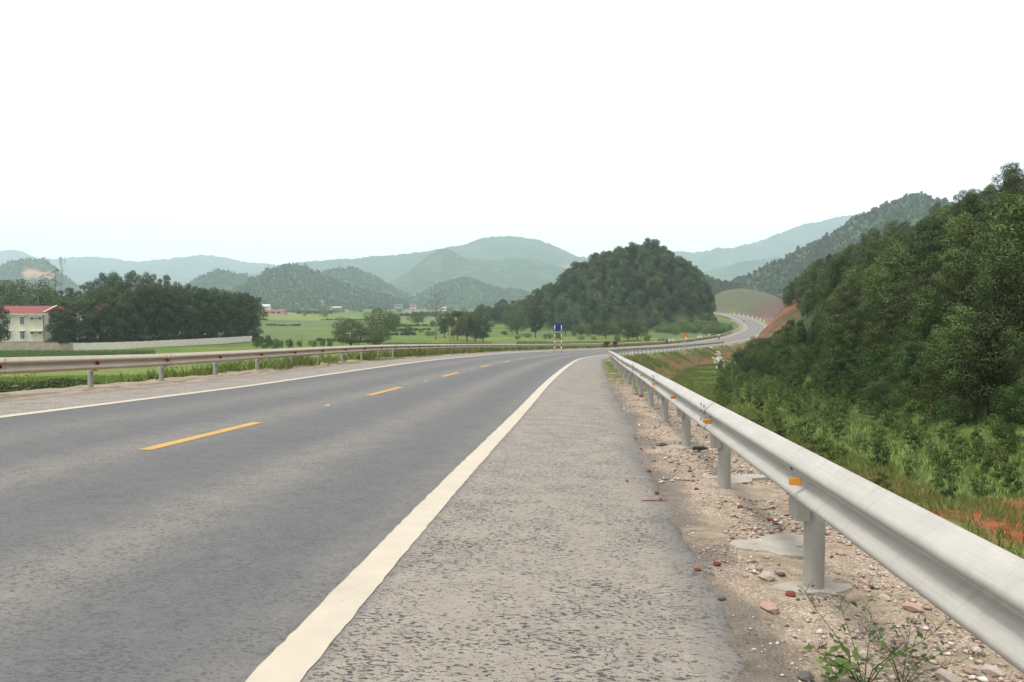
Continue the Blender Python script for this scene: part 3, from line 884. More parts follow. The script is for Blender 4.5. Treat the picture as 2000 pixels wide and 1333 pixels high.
mountain(3000, [(1280, 570), (1350, 540), (1420, 520), (1500, 505), (1600, 500), (1700, 510), (1800, 540)], 700, 600, M_can2, 10, 16, 7, .12, 604, 395)
mountain(960, [(1400, 575), (1450, 548), (1500, 522), (1545, 498), (1590, 476), (1640, 446), (1690, 420), (1740, 400), (1790, 389), (1830, 393), (1870, 400), (1920, 398), (2000, 390), (2100, 385), (2250, 400), (2400, 460)], 330, 320, M_can1, 3.2, 4.5, 5.2, .14, 596, 400)

# ================================================================== TREES
def leaf_arrays(C, N, size, r_, aspect=.55, fold=.18):
    """one bent leaf-shaped quad for each centre; N gives the way it faces"""
    n = len(C)
    N = N / np.linalg.norm(N, axis=1, keepdims=True)
    t = r_.normal(size=(n, 3)); t -= N * (t * N).sum(1, keepdims=True); t /= np.linalg.norm(t, axis=1, keepdims=True)
    w = np.cross(N, t)
    L_ = (size * r_.uniform(.65, 1.35, n))[:, None]
    W_ = L_ * aspect
    V = np.stack([C - t * L_ * .5 - N * L_ * fold * .5, C + w * W_ * .5 + t * L_ * .05, C + t * L_ * .5 - N * L_ * fold, C - w * W_ * .5 + t * L_ * .05], 1).reshape(-1, 3)
    F = np.arange(4 * n).reshape(n, 4)
    return V, F

def crown_arrays(seed, nleaf, W, H, z0, lobes=10, leaf=.32, aspect=.55, shape='oval', droop=0.0, inner=.35, outer=.78):
    r_ = np.random.default_rng(seed)
    cs, rs = [], []
    for k in range(lobes):
        h = (k + .5) / lobes
        if shape == 'oval': env = math.sin(math.pi * (.12 + .80 * h)) ** .7
        elif shape == 'cone': env = (1 - h) ** .75 * .95 + .12
        else: env = math.sqrt(max(0, 1 - (2 * h - 1) ** 2)) * .9 + .15
        a = k * 2.4 + r_.uniform(-.5, .5); q = W * .5 * env * r_.uniform(inner, outer)
        cs.append((q * math.cos(a), q * math.sin(a), z0 + H * (.10 + .82 * h)))
        rs.append(W * .5 * r_.uniform(.30, .50) * (.55 + .5 * env))
    cs = np.array(cs); rs = np.array(rs)
    p = rs ** 2 / (rs ** 2).sum()
    k = r_.choice(lobes, nleaf, p=p)
    d = r_.normal(size=(nleaf, 3)); d[:, 2] = d[:, 2] * .85 + .25; d /= np.linalg.norm(d, axis=1, keepdims=True)
    # leaves sit in sprays on the surface of each lobe
    spray = np.round(d * 2.6 + r_.normal(size=(nleaf, 3)) * .18) / 2.6
    d = d * .65 + spray * .35
    rad = rs[k] * r_.uniform(.62, 1.12, nleaf)
    C = cs[k] + d * rad[:, None] * np.array([1, 1, .82])
    C[:, 2] = np.maximum(C[:, 2], z0 * .75)
    N = d + r_.normal(size=(nleaf, 3)) * .30 + np.array([0, 0, .18 - droop])
    V, F = leaf_arrays(C, N, leaf, r_, aspect)
    tint = np.clip(r_.normal(.42, .24, nleaf), 0, 1)
    return V, F, np.repeat(tint, 4)

def trunk_mesh(name, seed, H, r0, limbs, W, z0, mat):
    rr = random.Random(seed); m = MB()
    pts = [(0, 0, -.6)]; x = y = 0
    for k in range(1, 6):
        x += rr.uniform(-.05, .05) * H * .25; y += rr.uniform(-.05, .05) * H * .25
        pts.append((x, y, H * k / 5))
    m.tube(pts, [r0 * 1.25, r0, r0 * .85, r0 * .65, r0 * .42, r0 * .15], 7)
    for k in range(limbs):
        h = rr.uniform(.45, .85); i = int(h * 5); p = Vector(pts[min(i, 5)]); a = k * 2.4 + rr.uniform(-.5, .5)
        q = W * rr.uniform(.22, .40)
        e = p + Vector((math.cos(a) * q, math.sin(a) * q, H * rr.uniform(.08, .22)))
        m.tube([p, p.lerp(e, .5) + Vector((0, 0, -.05 * H * .3)), e], [r0 * .4, r0 * .26, r0 * .08], 5)
    return m.mesh(name, mat, True)

def crown_mesh(name, mat, *a, **k):
    V, F, t = crown_arrays(*a, **k)
    return mesh_np(name, V, F, mat, False, {"tint": t})

def kind(name, mat, bark, n, nleaf, W, H, z0, seed, lobes=10, leaf=.32, r0=.1, limbs=5, shape='oval', aspect=.55, inner=.35, outer=.78):
    out = []
    for i in range(n):
        cm = crown_mesh("crown", mat, seed + i, nleaf, W * (1 + .12 * (i % 3 - 1)), H * (1 + .08 * ((i + 1) % 3 - 1)), z0, lobes=lobes, leaf=leaf, shape=shape, aspect=aspect, inner=inner, outer=outer)
        tm = trunk_mesh("trunk", seed + i, z0 + H * .72, r0, limbs, W, z0, bark)
        out.append((cm, tm))
    return out

K_acacia = kind("hill", M_leafhill, M_bark, 6, 6500, 4.3, 6.0, .9, 100, 14, .17, .09, 5, "oval", .45, .12, .5)
K_shrub = kind("shrub", M_leafdark, M_bark, 4, 2600, 2.6, 2.0, .15, 140, 10, .125, .04, 4, "round", .42)
K_grove = kind("grove", M_leafgrove, M_bark, 5, 5200, 7.2, 11.5, 1.3, 200, 18, .38, .17, 7, "oval", .5)
K_round = kind("round", M_leaffield, M_bark, 4, 4200, 7.2, 6.5, .8, 230, 16, .30, .16, 6, "round", .5)
K_bush = kind("bush", M_leafbush, M_bark, 4, 1600, 3.4, 2.2, .1, 260, 10, .2, .05, 4, "round", .45)
K_sap = kind("sapling", M_leafsap, M_stem, 5, 420, .8, .95, .08, 300, 8, .10, .012, 3, 'oval', .45)
K_yellow = kind("yellow", M_yellowleaf, M_palebark, 1, 1500, 6.5, 2.6, 2.6, 330, 12, .36, .13, 7, 'round')

def tree(name, label, cat, K, i, loc, scale=1.0, rotz=0.0, group=None):
    e = empty(name, loc, rotz, scale)
    tag(e, label, cat, group)
    inst("crown", K[i % len(K)][0], e); inst("trunk", K[i % len(K)][1], e)
    return e

def gn_scatter(name, pts, rot, sc, pick, sources, label, cat="forest"):
    """a wood that nobody could count: points carrying copies of crowns that stand elsewhere as single trees"""
    me = bpy.data.meshes.new(name); me.vertices.add(len(pts)); me.vertices.foreach_set("co", np.asarray(pts, np.float32).ravel())
    for nm, arr, ty in (("rz", rot, 'FLOAT'), ("sc", sc, 'FLOAT'), ("pick", pick, 'INT')):
        a = me.attributes.new(nm, ty, 'POINT'); a.data.foreach_set("value", np.asarray(arr, np.float32 if ty == 'FLOAT' else np.int32))
    me.update()
    o = inst(name, me)
    ng = bpy.data.node_groups.new(name, 'GeometryNodeTree')
    ng.interface.new_socket("Geometry", in_out='INPUT', socket_type='NodeSocketGeometry')
    ng.interface.new_socket("Geometry", in_out='OUTPUT', socket_type='NodeSocketGeometry')
    N, Lk = ng.nodes, ng.links
    gi, go = N.new("NodeGroupInput"), N.new("NodeGroupOutput")
    ip = N.new("GeometryNodeInstanceOnPoints")
    g2 = N.new("GeometryNodeGeometryToInstance")
    for s_ in reversed(sources):
        oi = N.new("GeometryNodeObjectInfo"); oi.inputs["Object"].default_value = s_; oi.inputs["As Instance"].default_value = True
        Lk.new(oi.outputs["Geometry"], g2.inputs[0])
    def at_(nm, ty):
        a = N.new("GeometryNodeInputNamedAttribute"); a.data_type = ty; a.inputs[0].default_value = nm; return a.outputs[0]
    j = N.new("GeometryNodeJoinGeometry")
    for lk in list(g2.inputs[0].links): src = lk.from_socket; Lk.new(src, j.inputs[0])
    ng.nodes.remove(g2)
    Lk.new(gi.outputs[0], ip.inputs["Points"]); Lk.new(j.outputs[0], ip.inputs["Instance"])
    ip.inputs["Pick Instance"].default_value = True
    Lk.new(at_("pick", 'INT'), ip.inputs["Instance Index"])
    cx3 = N.new("ShaderNodeCombineXYZ"); Lk.new(at_("rz", 'FLOAT'), cx3.inputs[2]); Lk.new(cx3.outputs[0], ip.inputs["Rotation"])
    Lk.new(at_("sc", 'FLOAT'), ip.inputs["Scale"])
    Lk.new(ip.outputs[0], go.inputs[0])
    md = o.modifiers.new("scatter", 'NODES'); md.node_group = ng
    tag(o, label, cat, None, "stuff")
    return o

def jgrid(x0, x1, y0, y1, step, seed, jit=.42):
    r_ = np.random.default_rng(seed)
    X, Y = np.meshgrid(np.arange(x0, x1, step), np.arange(y0, y1, step), indexing='ij')
    X = X + r_.uniform(-jit, jit, X.shape) * step; Y = Y + r_.uniform(-jit, jit, Y.shape) * step
    return X.ravel(), Y.ravel(), r_

def visible(x, y, z, top, cover=0.0):
    """rough sight test of points against the bare ground plus a canopy height"""
    out = np.ones(len(x), bool)
    for f_ in np.linspace(.15, .97, 26):
        t = terrain(x * f_, y * f_)
        out &= EYE + (z + top - EYE) * f_ > t + cover * (f_ > .9)
    return out

# --- the hillside beside the road
x, y, r_ = jgrid(12, 260, 8, 330, 3.15, 500, .40)
z, S, D, rr_, forest, mound, df = terrain(x, y, True)
px_, py_ = project(x, y, z + 3)
ok = (D > df + 1.0) & (px_ > 1380) & (px_ < 3400) & (rr_ < 330) & (S > -38) & (S < 300)
cutz = (S > 128) & (S < 292) & (D < np.interp(S, [128, 150, 175, 205, 235, 262, 292], [13, 15.5, 18, 16, 14, 12.5, 13]))
ok &= ~cutz
x, y, z, D, S, df = x[ok], y[ok], z[ok], D[ok], S[ok], df[ok]
px_, py_ = px_[ok], py_[ok]
sc = r_.triangular(.40, .70, 1.15, len(x)) * (.8 + .5 * fbm(x / 9, y / 9, 77)) * (.72 + .28 * sstep(2, 10, D - df))
# the wood's edge: low where it borders the road cut
topA = np.interp(px_, [1400, 1420, 1450, 1480, 1500, 1520, 1545, 1565, 1585, 1600, 1625], [704, 697, 690, 686, 670, 640, 618, 620, 628, 600, 100])
topB = np.interp(px_, [1440, 1478, 1484, 1500, 1530, 1560, 1600, 1620], [660, 640, 602, 583, 556, 530, 490, 100])
lim = np.where((S < 203) & ((project(x, y, z)[1] > topA + 6) | (px_ < 1555)), topA, topB)
hmax = (lim * 0 + (HOR - lim) / FPX * y + EYE) - z
sc = np.minimum(sc, hmax / 7.6)
pxl = project(x - 1.6 * sc, y, z)[0]
okh = (sc > .22) & ~((S >= 203) & (pxl < 1482))
x, y, z, D, S, df, px_, py_, sc = (q[okh] for q in (x, y, z, D, S, df, px_, py_, sc))
rot = r_.uniform(0, 6.28, len(x)); pk = r_.integers(0, 6, len(x))
vis = visible(x, y, z, 4.5, 0.0) & (px_ < 2040)
size = np.where(vis, sc / np.hypot(x, y), 0)
order = np.argsort(-size)
nind = min(300, int((size > 0).sum()))
crowns_src = {}
LBL_H = "bushy green tree in the dense wood on the steep hillside above the plantation"
for n_, i in enumerate(order[:nind]):
    t = tree("acacia_tree", LBL_H, "tree", K_acacia, int(pk[i]), (x[i], y[i], z[i] - .15), float(sc[i]), float(rot[i]), "trees of the roadside hillside wood")
    crowns_src.setdefault(int(pk[i]), t.children[0])
rest = order[nind:]
SRC_H = [crowns_src[k] for k in sorted(crowns_src)]
gn_scatter("hillside_wood", np.stack([x, y, z - .15], 1)[rest], rot[rest], sc[rest], pk[rest] % len(SRC_H), SRC_H, "dense green wood covering the upper part of the steep roadside hillside")
# undergrowth at the foot of the hillside
x, y, r_ = jgrid(10, 110, 8, 262, 1.9, 510)
z, S, D, rr_, forest, mound, df = terrain(x, y, True)
px_, py_ = project(x, y, z)
ok = (D > df - .6) & (D < df + 5.5 + 2 * r_.uniform(-1, 1, len(x))) & (px_ > 1405) & (px_ < 2200) & (S > -30) & (S < 150)
x, y, z = x[ok], y[ok], z[ok]
sc = r_.uniform(.45, 1.05, len(x)); rot = r_.uniform(0, 6.28, len(x)); pk = r_.integers(0, 4, len(x))
vis = visible(x, y, z, 1.2); size = np.where(vis, sc / np.hypot(x, y), 0); order = np.argsort(-size)
src = {}
for i in order[:130]:
    t = tree("shrub", "dark leafy shrub at the foot of the wooded hillside beside the plantation", "shrub", K_shrub, int(pk[i]), (x[i], y[i], z[i] - .1), float(sc[i]), float(rot[i]), "shrubs along the hillside foot")
    src.setdefault(int(pk[i]), t.children[0])
SRC_S = [src[k] for k in sorted(src)]
rest = order[130:]
gn_scatter("undergrowth", np.stack([x, y, z - .1], 1)[rest], rot[rest], sc[rest], pk[rest] % len(SRC_S), SRC_S, "dark undergrowth beneath the trees of the roadside hillside", "undergrowth")

# --- the lone forested hill: each tree one mesh of crown and trunk
def joined(name, K, mats):
    out = []
    for c, t in K:
        cv = np.empty(len(c.vertices) * 3, np.float32); c.vertices.foreach_get("co", cv)
        ti = np.empty(len(c.vertices), np.float32); c.attributes["tint"].data.foreach_get("value", ti)
        F = [tuple(p.vertices) for p in c.polygons]; n = len(c.vertices)
        me = bpy.data.meshes.new(name)
        me.from_pydata([tuple(v) for v in cv.reshape(-1, 3)] + [tuple(v.co) for v in t.vertices], [], F + [tuple(i + n for i in p.vertices) for p in t.polygons])
        for m in mats: me.materials.append(m)
        me.polygons.foreach_set("material_index", [0] * len(F) + [1] * len(t.polygons))
        a = me.attributes.new("tint", 'FLOAT', 'POINT'); a.data.foreach_set("value", np.concatenate([ti, np.zeros(len(t.vertices), np.float32)]))
        me.update(); out.append(me)
    return out
K_mid = kind("mid", M_leafmid, M_bark, 5, 2200, 6.0, 6.2, .9, 400, 12, .40, .12, 3, "oval", .5, .12, .52)
MID = joined("hill_tree", K_mid, [M_leafmid, M_bark])
x, y, r_ = jgrid(-90, 110, 300, 545, 4.1, 520)
z, S, D, rr_, forest, mound, df = terrain(x, y, True)
bump_h = z - (np.interp(rr_, [200, 300, 500, 800], [-8.3, -7.4, -4.2, 1.0]) + EYE)
ok = (bump_h > 1.3) & (D < -17) & ((mound < .05) | (bump_h > 4.8))
x, y, z = x[ok], y[ok], z[ok]
sc = r_.triangular(.5, .85, 1.35, len(x)); rot = r_.uniform(0, 6.28, len(x)); pk = r_.integers(0, 5, len(x))
vis = visible(x, y, z, 5.0); size = np.where(vis, sc / np.hypot(x, y), 0); order = np.argsort(-size)
src = {}
for i in order[:300]:
    o = inst("hill_tree", MID[pk[i]], None, (x[i], y[i], z[i] - .2), float(rot[i]), float(sc[i]))
    tag(o, "round crowned tree among those covering the lone forested hill beyond the fields", "tree", "trees of the lone forested hill")
    src.setdefault(int(pk[i]), o)
SRC_M = [src[k] for k in sorted(src)]
rest = order[300:]
gn_scatter("hill_wood", np.stack([x, y, z - .2], 1)[rest], rot[rest], sc[rest], pk[rest] % len(SRC_M), SRC_M, "continuous dark green wood over the lone forested hill")
# --- far woods: the rise behind the knoll, and the crest of the long ridge
x, y, r_ = jgrid(60, 330, 690, 900, 5.4, 530)
z, S, D, rr_, forest, mound, df = terrain(x, y, True)
ok = (z > EYE + 6.5) & (np.hypot((x - 183) / 44, (y - 650) / 62) > 1.05)
x, y, z = x[ok], y[ok], z[ok]; n = len(x)
gn_scatter("far_wood", np.stack([x, y, z - .2], 1), r_.uniform(0, 6.28, n), r_.uniform(.8, 1.4, n), r_.integers(0, len(SRC_M), n), SRC_M, "hazy wood on the low rise behind the bare grassy knoll")
# scrub on the mound beside the far bend
x, y, r_ = jgrid(55, 118, 290, 356, 2.3, 540)
z, S, D, rr_, forest, mound, df = terrain(x, y, True)
bump_h = z - (np.interp(rr_, [200, 300, 500, 800], [-8.3, -7.4, -4.2, 1.0]) + EYE)
ok = (mound > .04) & (D < -10.5) & (bump_h <= 4.8)
x, y, z = x[ok], y[ok], z[ok]; n = len(x)
sc = r_.uniform(.6, 1.25, n); rot = r_.uniform(0, 6.28, n); pk = r_.integers(0, 4, n)
order = np.argsort(np.hypot(x, y)); src = {}
for i in order[:70]:
    t = tree("scrub_bush", "light green bush on the scrub mound inside the far road bend", "bush", K_bush, int(pk[i]), (x[i], y[i], z[i] - .1), float(sc[i]), float(rot[i]), "bushes of the scrub mound")
    src.setdefault(int(pk[i]), t.children[0])
SRC_B = [src[k] for k in sorted(src)]; rest = order[70:]
gn_scatter("scrub", np.stack([x, y, z - .1], 1)[rest], rot[rest], sc[rest], pk[rest] % len(SRC_B), SRC_B, "dense light green scrub over the mound inside the far bend", "scrub")


# ================================================================== FAR WOODS ON THE MOUNTAINS NEARER THAN TWO KILOMETRES
FW = []
for me_, D_, step in FARW:
    n = len(me_.vertices); co = np.empty(n * 3, np.float32); me_.vertices.foreach_get("co", co); co = co.reshape(-1, 3)
    qx, qy = project(co[:, 0], co[:, 1], co[:, 2])
    keep = (qx > -120) & (qx < 2120) & (co[:, 1] < D_ + 40) & (co[:, 2] > EYE + 5)
    sc_ = np.empty(n, np.float32); me_.attributes["scar"].data.foreach_get("value", sc_)
    keep &= sc_ < .3
    co = co[keep]; r_ = np.random.default_rng(int(D_))
    want = min(len(co), step); co = co[r_.choice(len(co), want, replace=False)]
    FW.append(co + r_.uniform(-2, 2, co.shape) * np.array([1, 1, 0]))
FW = np.concatenate(FW); n = len(FW); r_ = np.random.default_rng(5)
gn_scatter("mountain_wood", FW - np.array([0, 0, 2.0]), r_.uniform(0, 6.28, n), r_.uniform(.5, 1.0, n), r_.integers(0, len(SRC_M), n), SRC_M, "hazy blue green woods on the distant mountain slopes")

# ================================================================== FIELD TREES, GROVE, HEDGES
def plant(name, label, cat, K, i, px, base, top, scale_w=1.0, group=None, H0=None, Y=None):
    """stands a tree on the ground at a picture position and scales it to the height the picture shows"""
    g = G(px, base) if Y is None else P(px, base, Y)
    if Y is not None: g.z = TZ(g.x, g.y)
    h = P(px, top, g.y).z - g.z
    cm = K[i % len(K)][0]
    H0 = H0 or max(v.co.z for v in cm.vertices)
    sc = h / H0
    return tree(name, label, cat, K, i, g - Vector((0, 0, .1)), (sc * scale_w, sc * scale_w, sc), rnd.uniform(0, 6.28), group)

# grove behind the boundary wall
gx = [(112, 600), (132, 588), (155, 577), (178, 592), (200, 570), (222, 580), (240, 574), (262, 566), (284, 556), (305, 558), (322, 562), (345, 555), (368, 560), (388, 558), (405, 562), (425, 560), (442, 563), (462, 566), (480, 570), (497, 576)]
for i, (px, top) in enumerate(gx):
    Y = np.interp(px, [100, 144, 250, 350, 440, 492], [192.5, 193.5, 201.5, 213.5, 229.5, 243.5]) + rnd.uniform(.5, 2.5)
    plant("grove_tree", "tall dark tree in the row behind the white boundary wall", "tree", K_grove, i, px, 670, top, rnd.uniform(.85, 1.1), "trees behind the boundary wall", None, Y)
for i, (px, top) in enumerate([(170, 580), (215, 562), (255, 560), (300, 552), (335, 558), (375, 564), (415, 572), (450, 575), (145, 585), (235, 576), (275, 566), (395, 570), (470, 580)]):
    Y = np.interp(px, [100, 275, 280, 350, 440, 492], [222, 226, 216, 223, 240, 254]) + rnd.uniform(-2, 4)
    plant("grove_tree", "tall dark tree in the second row behind the white boundary wall", "tree", K_grove, i + 2, px, 668, top, rnd.uniform(.9, 1.15), "second row of trees behind the boundary wall", None, Y)
for i, (px, top, w) in enumerate([(168, 548, 1.1), (205, 530, .8), (228, 527, .8), (262, 528, .9), (292, 530, .8), (320, 535, .75), (345, 548, .8), (240, 545, 1.0), (300, 548, 1.0), (185, 556, 1.2), (130, 560, 1.1), (372, 552, .8)]):
    Y = 285 + rnd.uniform(-8, 10)
    plant("tall_tree", "taller tree rising above the grove behind the boundary wall", "tree", K_grove, i, px, 662, top, w * .85, "tall trees at the back of the grove", None, Y)
for i, (px, top, w) in enumerate([(18, 545, 1.0), (55, 543, 1.05), (85, 553, .9), (-25, 548, 1.0), (108, 566, .8), (-60, 545, 1.0), (140, 572, .8)]):
    plant("broad_tree", "broad dark crowned tree behind the cream building", "tree", K_round, i, px, 665, top, w * .95, "broad trees behind the cream building", None, 245 + rnd.uniform(-5, 6))
plant("roadside_tree", "dark leaning tree hiding the left end of the cream building", "tree", K_grove, 1, 0, 679, 594, .9, None, None, 193)
plant("roadside_tree", "dark low branched tree growing in front of the old plaster wall", "tree", K_grove, 3, 126, 684, 607, 1.15, None, None, 190)
plant("small_bush", "small dark bush at the foot of the old plaster wall", "bush", K_shrub, 0, 88, 678, 662, .7)

F_ = "field trees beyond the guardrail"
for args in [
    ("field_tree", "wide leafy tree with spreading branches beside the paddy edge", K_round, 0, 686, 679, 622, 1.02),
    ("field_tree", "tall rounded tree next to the wide leafy tree", K_round, 1, 742, 672, 599, .72),
    ("field_tree", "low bushy tree in front of the tall rounded tree", K_round, 2, 735, 677, 632, .85),
    ("field_tree", "narrow dark tree behind the tall rounded tree", K_round, 3, 768, 648, 611, .72),
    ("field_tree", "dark round tree standing alone in the paddies", K_round, 1, 816, 636, 608, 1.0),
    ("field_tree", "small round tree beside a dark hedgerow in the fields", K_round, 2, 797, 657, 636, 1.0),
    ("field_tree", "dense column shaped tree just behind the bare kapok tree", K_grove, 0, 868, 660, 612, .95),
    ("field_tree", "tall leafy tree in the clump beside the bare kapok tree", K_grove, 2, 893, 664, 604, .72),
    ("field_tree", "pale green tree in the middle of the field clump", K_round, 3, 912, 667, 609, .62),
    ("field_tree", "dark full tree at the far end of the field clump", K_round, 0, 928, 668, 613, .6),
    ("field_tree", "open crowned tree beside the end of the field clump", K_grove, 4, 944, 670, 622, .8),
    ("field_tree", "dark round tree below the forested hill's shoulder", K_round, 2, 1010, 654, 605, .72),
    ("field_tree", "tall pointed tree below the forested hill", K_grove, 3, 1046, 660, 598, .72),
    ("field_tree", "tree behind the blue sign", K_round, 1, 1105, 655, 609, .72),
    ("field_tree", "spreading tree at the hill foot between blue sign and cows", K_round, 3, 1183, 662, 627, .85),
    ("field_tree", "large twin crowned tree at the hill foot behind the cows", K_round, 0, 1226, 666, 622, .85),
    ("field_tree", "light green tree joined to the twin crowned tree", K_round, 2, 1245, 664, 624, .72),
]:
    plant(args[0], args[1], "tree", args[2], args[3], args[4], args[5], args[6], args[7] * 1.55, F_)
plant("yellowing_tree", "small flat crowned tree with yellowing leaves beside a pale post", "tree", K_yellow, 0, 885, 667, 634, .95)
for i, px in enumerate([1122, 1135, 1148, 1160, 1170, 1197, 1205]):
    plant("hedge_tree", "small tree in the hedge row at the foot of the forested hill", "tree", K_round, i, px, 658, 632 + rnd.uniform(-2, 5), .9, "small trees of the hill foot hedge")
# bushes dotted over the plain: far ones small
B_ = "bushes dotted over the plain"
for i, (px, base, top, w) in enumerate([(575, 612, 599, 1.1), (600, 613, 603, 1.2), (634, 619, 602, .9), (630, 611, 600, 1.3), (655, 612, 601, 1.2), (668, 608, 600, 1.2), (690, 609, 600, 1.3), (705, 611, 602, 1.3), (540, 608, 593, 1.0), (555, 611, 600, 1.2),
                                        (780, 611, 602, 1.2), (845, 640, 625, .9), (858, 629, 614, .8), (840, 608, 599, 1.2), (880, 610, 600, 1.3), (905, 612, 600, 1.3), (960, 640, 626, 1.0), (822, 650, 643, 1.5), (838, 657, 645, 1.2), (850, 655, 646, 1.2), (595, 618, 613, 1.4),
                                        (700, 640, 632, 1.5), (665, 628, 618, 1.3), (680, 630, 620, 1.3), (985, 655, 645, 1.4), (1030, 660, 650, 1.3), (1070, 662, 650, 1.2), (1012, 663, 655, 1.4), (1090, 663, 648, 1.1), (1135, 664, 656, 1.5), (1160, 664, 657, 1.5), (1265, 670, 652, .7), (1205, 672, 652, .6), (1390, 661, 649, 1.0), (1290, 668, 660, 1.3), (1320, 655, 640, 1.1), (1300, 650, 638, 1.3)]):
    plant("field_bush", "rounded green bush standing in the open fields of the plain", "bush", K_bush, i, px, base, top, w * 1.0, B_)
for i, (px, base, top, w) in enumerate([(500, 680, 658, .9), (520, 683, 652, 1.0), (535, 684, 660, .9), (548, 680, 664, .9), (565, 680, 661, 1.0), (585, 678, 664, 1.0), (612, 678, 663, 1.0), (630, 677, 662, 1.0), (645, 678, 665, 1.1), (510, 672, 656, 1.0), (735, 682, 664, .7)]):
    plant("bank_shrub", "dark shrub in the hedge line between wall end and paddies", "shrub", K_shrub, i, px, base, top, w, "shrubs of the paddy hedge line")

r_ = np.random.default_rng(640); HP = []
for Y0, xa, xb, n in ((240, 500, 1000, 260), (300, 520, 900, 200), (345, 640, 960, 220), (410, 520, 860, 300), (520, 500, 900, 420), (660, 480, 960, 420), (760, 480, 980, 420), (840, 460, 1000, 460)):
    q = r_.uniform(0, 1, n); q = q[vnoise(q * 7, q * 0 + Y0, 3) > .5]; Yq = Y0 + 14 * (vnoise(q * 5, q * 0 + Y0, 4) - .5) + r_.normal(0, .6, len(q))
    Xq = (xa + (xb - xa) * q - CX) / FPX * Yq
    HP.append(np.stack([Xq, Yq, terrain(Xq, Yq) - .1], 1))
HP = np.concatenate(HP); n = len(HP)
gn_scatter("hedgerows", HP, r_.uniform(0, 6.28, n), r_.uniform(.22, .55, n) * (1 + (HP[:, 1] > 600) * 1.6), r_.integers(0, len(SRC_S), n), SRC_S, "dark hedgerows and scrub lines dividing the paddies of the plain", "hedgerow")
t_ = r_.uniform(100, 500, 420); Yg = np.interp(t_, [100, 144, 250, 350, 440, 492], [192.5, 193.5, 201.5, 213.5, 229.5, 243.5]) + r_.uniform(.6, 14, 420) * (t_ > 280) + r_.uniform(.6, 3.5, 420) * (t_ <= 280)
Xg = (t_ - CX) / FPX * Yg
gn_scatter("grove_undergrowth", np.stack([Xg, Yg, terrain(Xg, Yg) - .1], 1), r_.uniform(0, 6.28, 420), r_.uniform(.5, 1.3, 420), r_.integers(0, len(SRC_S), 420), SRC_S, "dark undergrowth between the grove trunks behind the boundary wall", "undergrowth")
# hedge in the near paddy, seen under the guardrail
def hedge(name, label, a, b, w, h, n, seed, mat):
    r_ = np.random.default_rng(seed); t = r_.uniform(0, 1, n)
    X = a.x + (b.x - a.x) * t; Y = a.y + (b.y - a.y) * t
    dx, dy = b.x - a.x, b.y - a.y; l = math.hypot(dx, dy); nx, ny = -dy / l, dx / l
    q = r_.normal(0, .38, n) * w; hh = h * (.55 + .6 * vnoise(t * l / 1.6, t * 0, seed)) * np.sqrt(np.clip(1 - (q / w) ** 2, .05, 1))
    zz = r_.uniform(0, 1, n) ** .6 * hh
    X = X + nx * q; Y = Y + ny * q
    C = np.stack([X, Y, terrain(X, Y) + zz], 1)
    N = np.stack([nx * np.sign(q), ny * np.sign(q), np.full(n, .6)], 1) + r_.normal(size=(n, 3)) * .6
    V, F = leaf_arrays(C, N, .16, r_)
    o0 = Vector((a.x, a.y, TZ(a.x, a.y)))
    me = mesh_np(name, V - np.array(o0), F, mat, False, {"tint": np.repeat(np.clip(r_.normal(.4, .22, n), 0, 1), 4)})
    return tag(inst(name, me, None, o0), label, "hedge")
hedge("hedge", "low dark green hedge across the near paddy under the guardrail", Vector((-40, 52, 0)), Vector((-21.5, 49, 0)), 1.3, 1.15, 16000, 60, M_leafdark)

# bare kapok tree
def bare_tree():
    g = G(850, 664); H = P(850, 568, g.y).z - g.z
    e = empty("kapok_tree", g); tag(e, "tall leafless kapok tree with upturned bare branches in the field", "tree")
    m = MB(); W = H * .0115
    m.tube([(0, 0, -.3), (.15, 0, H * .04), (.25, 0, H * .3), (.35, 0, H * .62), (.3, 0, H * .97)], [W * 2.0, W * 1.25, W, W * .7, W * .2], 8)
    m.build("trunk", M_palebark, e, True)
    rr = random.Random(5)
    for k in range(20):
        h = .42 + .53 * k / 20; a = k * 2.4; q = H * (.27 - .13 * (k / 20)) * rr.uniform(.7, 1.15)
        b = MB(); p = Vector((.3, 0, H * h)); d = Vector((math.cos(a), math.sin(a) * .9, 0))
        tip = p + d * q + Vector((0, 0, q * rr.uniform(.55, .95)))
        mid = p + d * q * .55 + Vector((0, 0, q * .22))
        b.tube([p, mid, tip], [W * .45, W * .32, W * .12], 5)
        for j in range(9):
            t = rr.uniform(.3, 1); s_ = (p.lerp(mid, t * 2) if t < .5 else mid.lerp(tip, t * 2 - 1))
            a2 = a + rr.uniform(-1.2, 1.2); q2 = q * rr.uniform(.18, .4)
            e2 = s_ + Vector((math.cos(a2), math.sin(a2), rr.uniform(.4, 1.1))) * q2
            b.tube([s_, s_.lerp(e2, .5) + Vector((0, 0, -q2 * .08)), e2], [W * .22, W * .16, W * .07], 4)
        b.build("branch", M_palebark, e, True)
bare_tree()

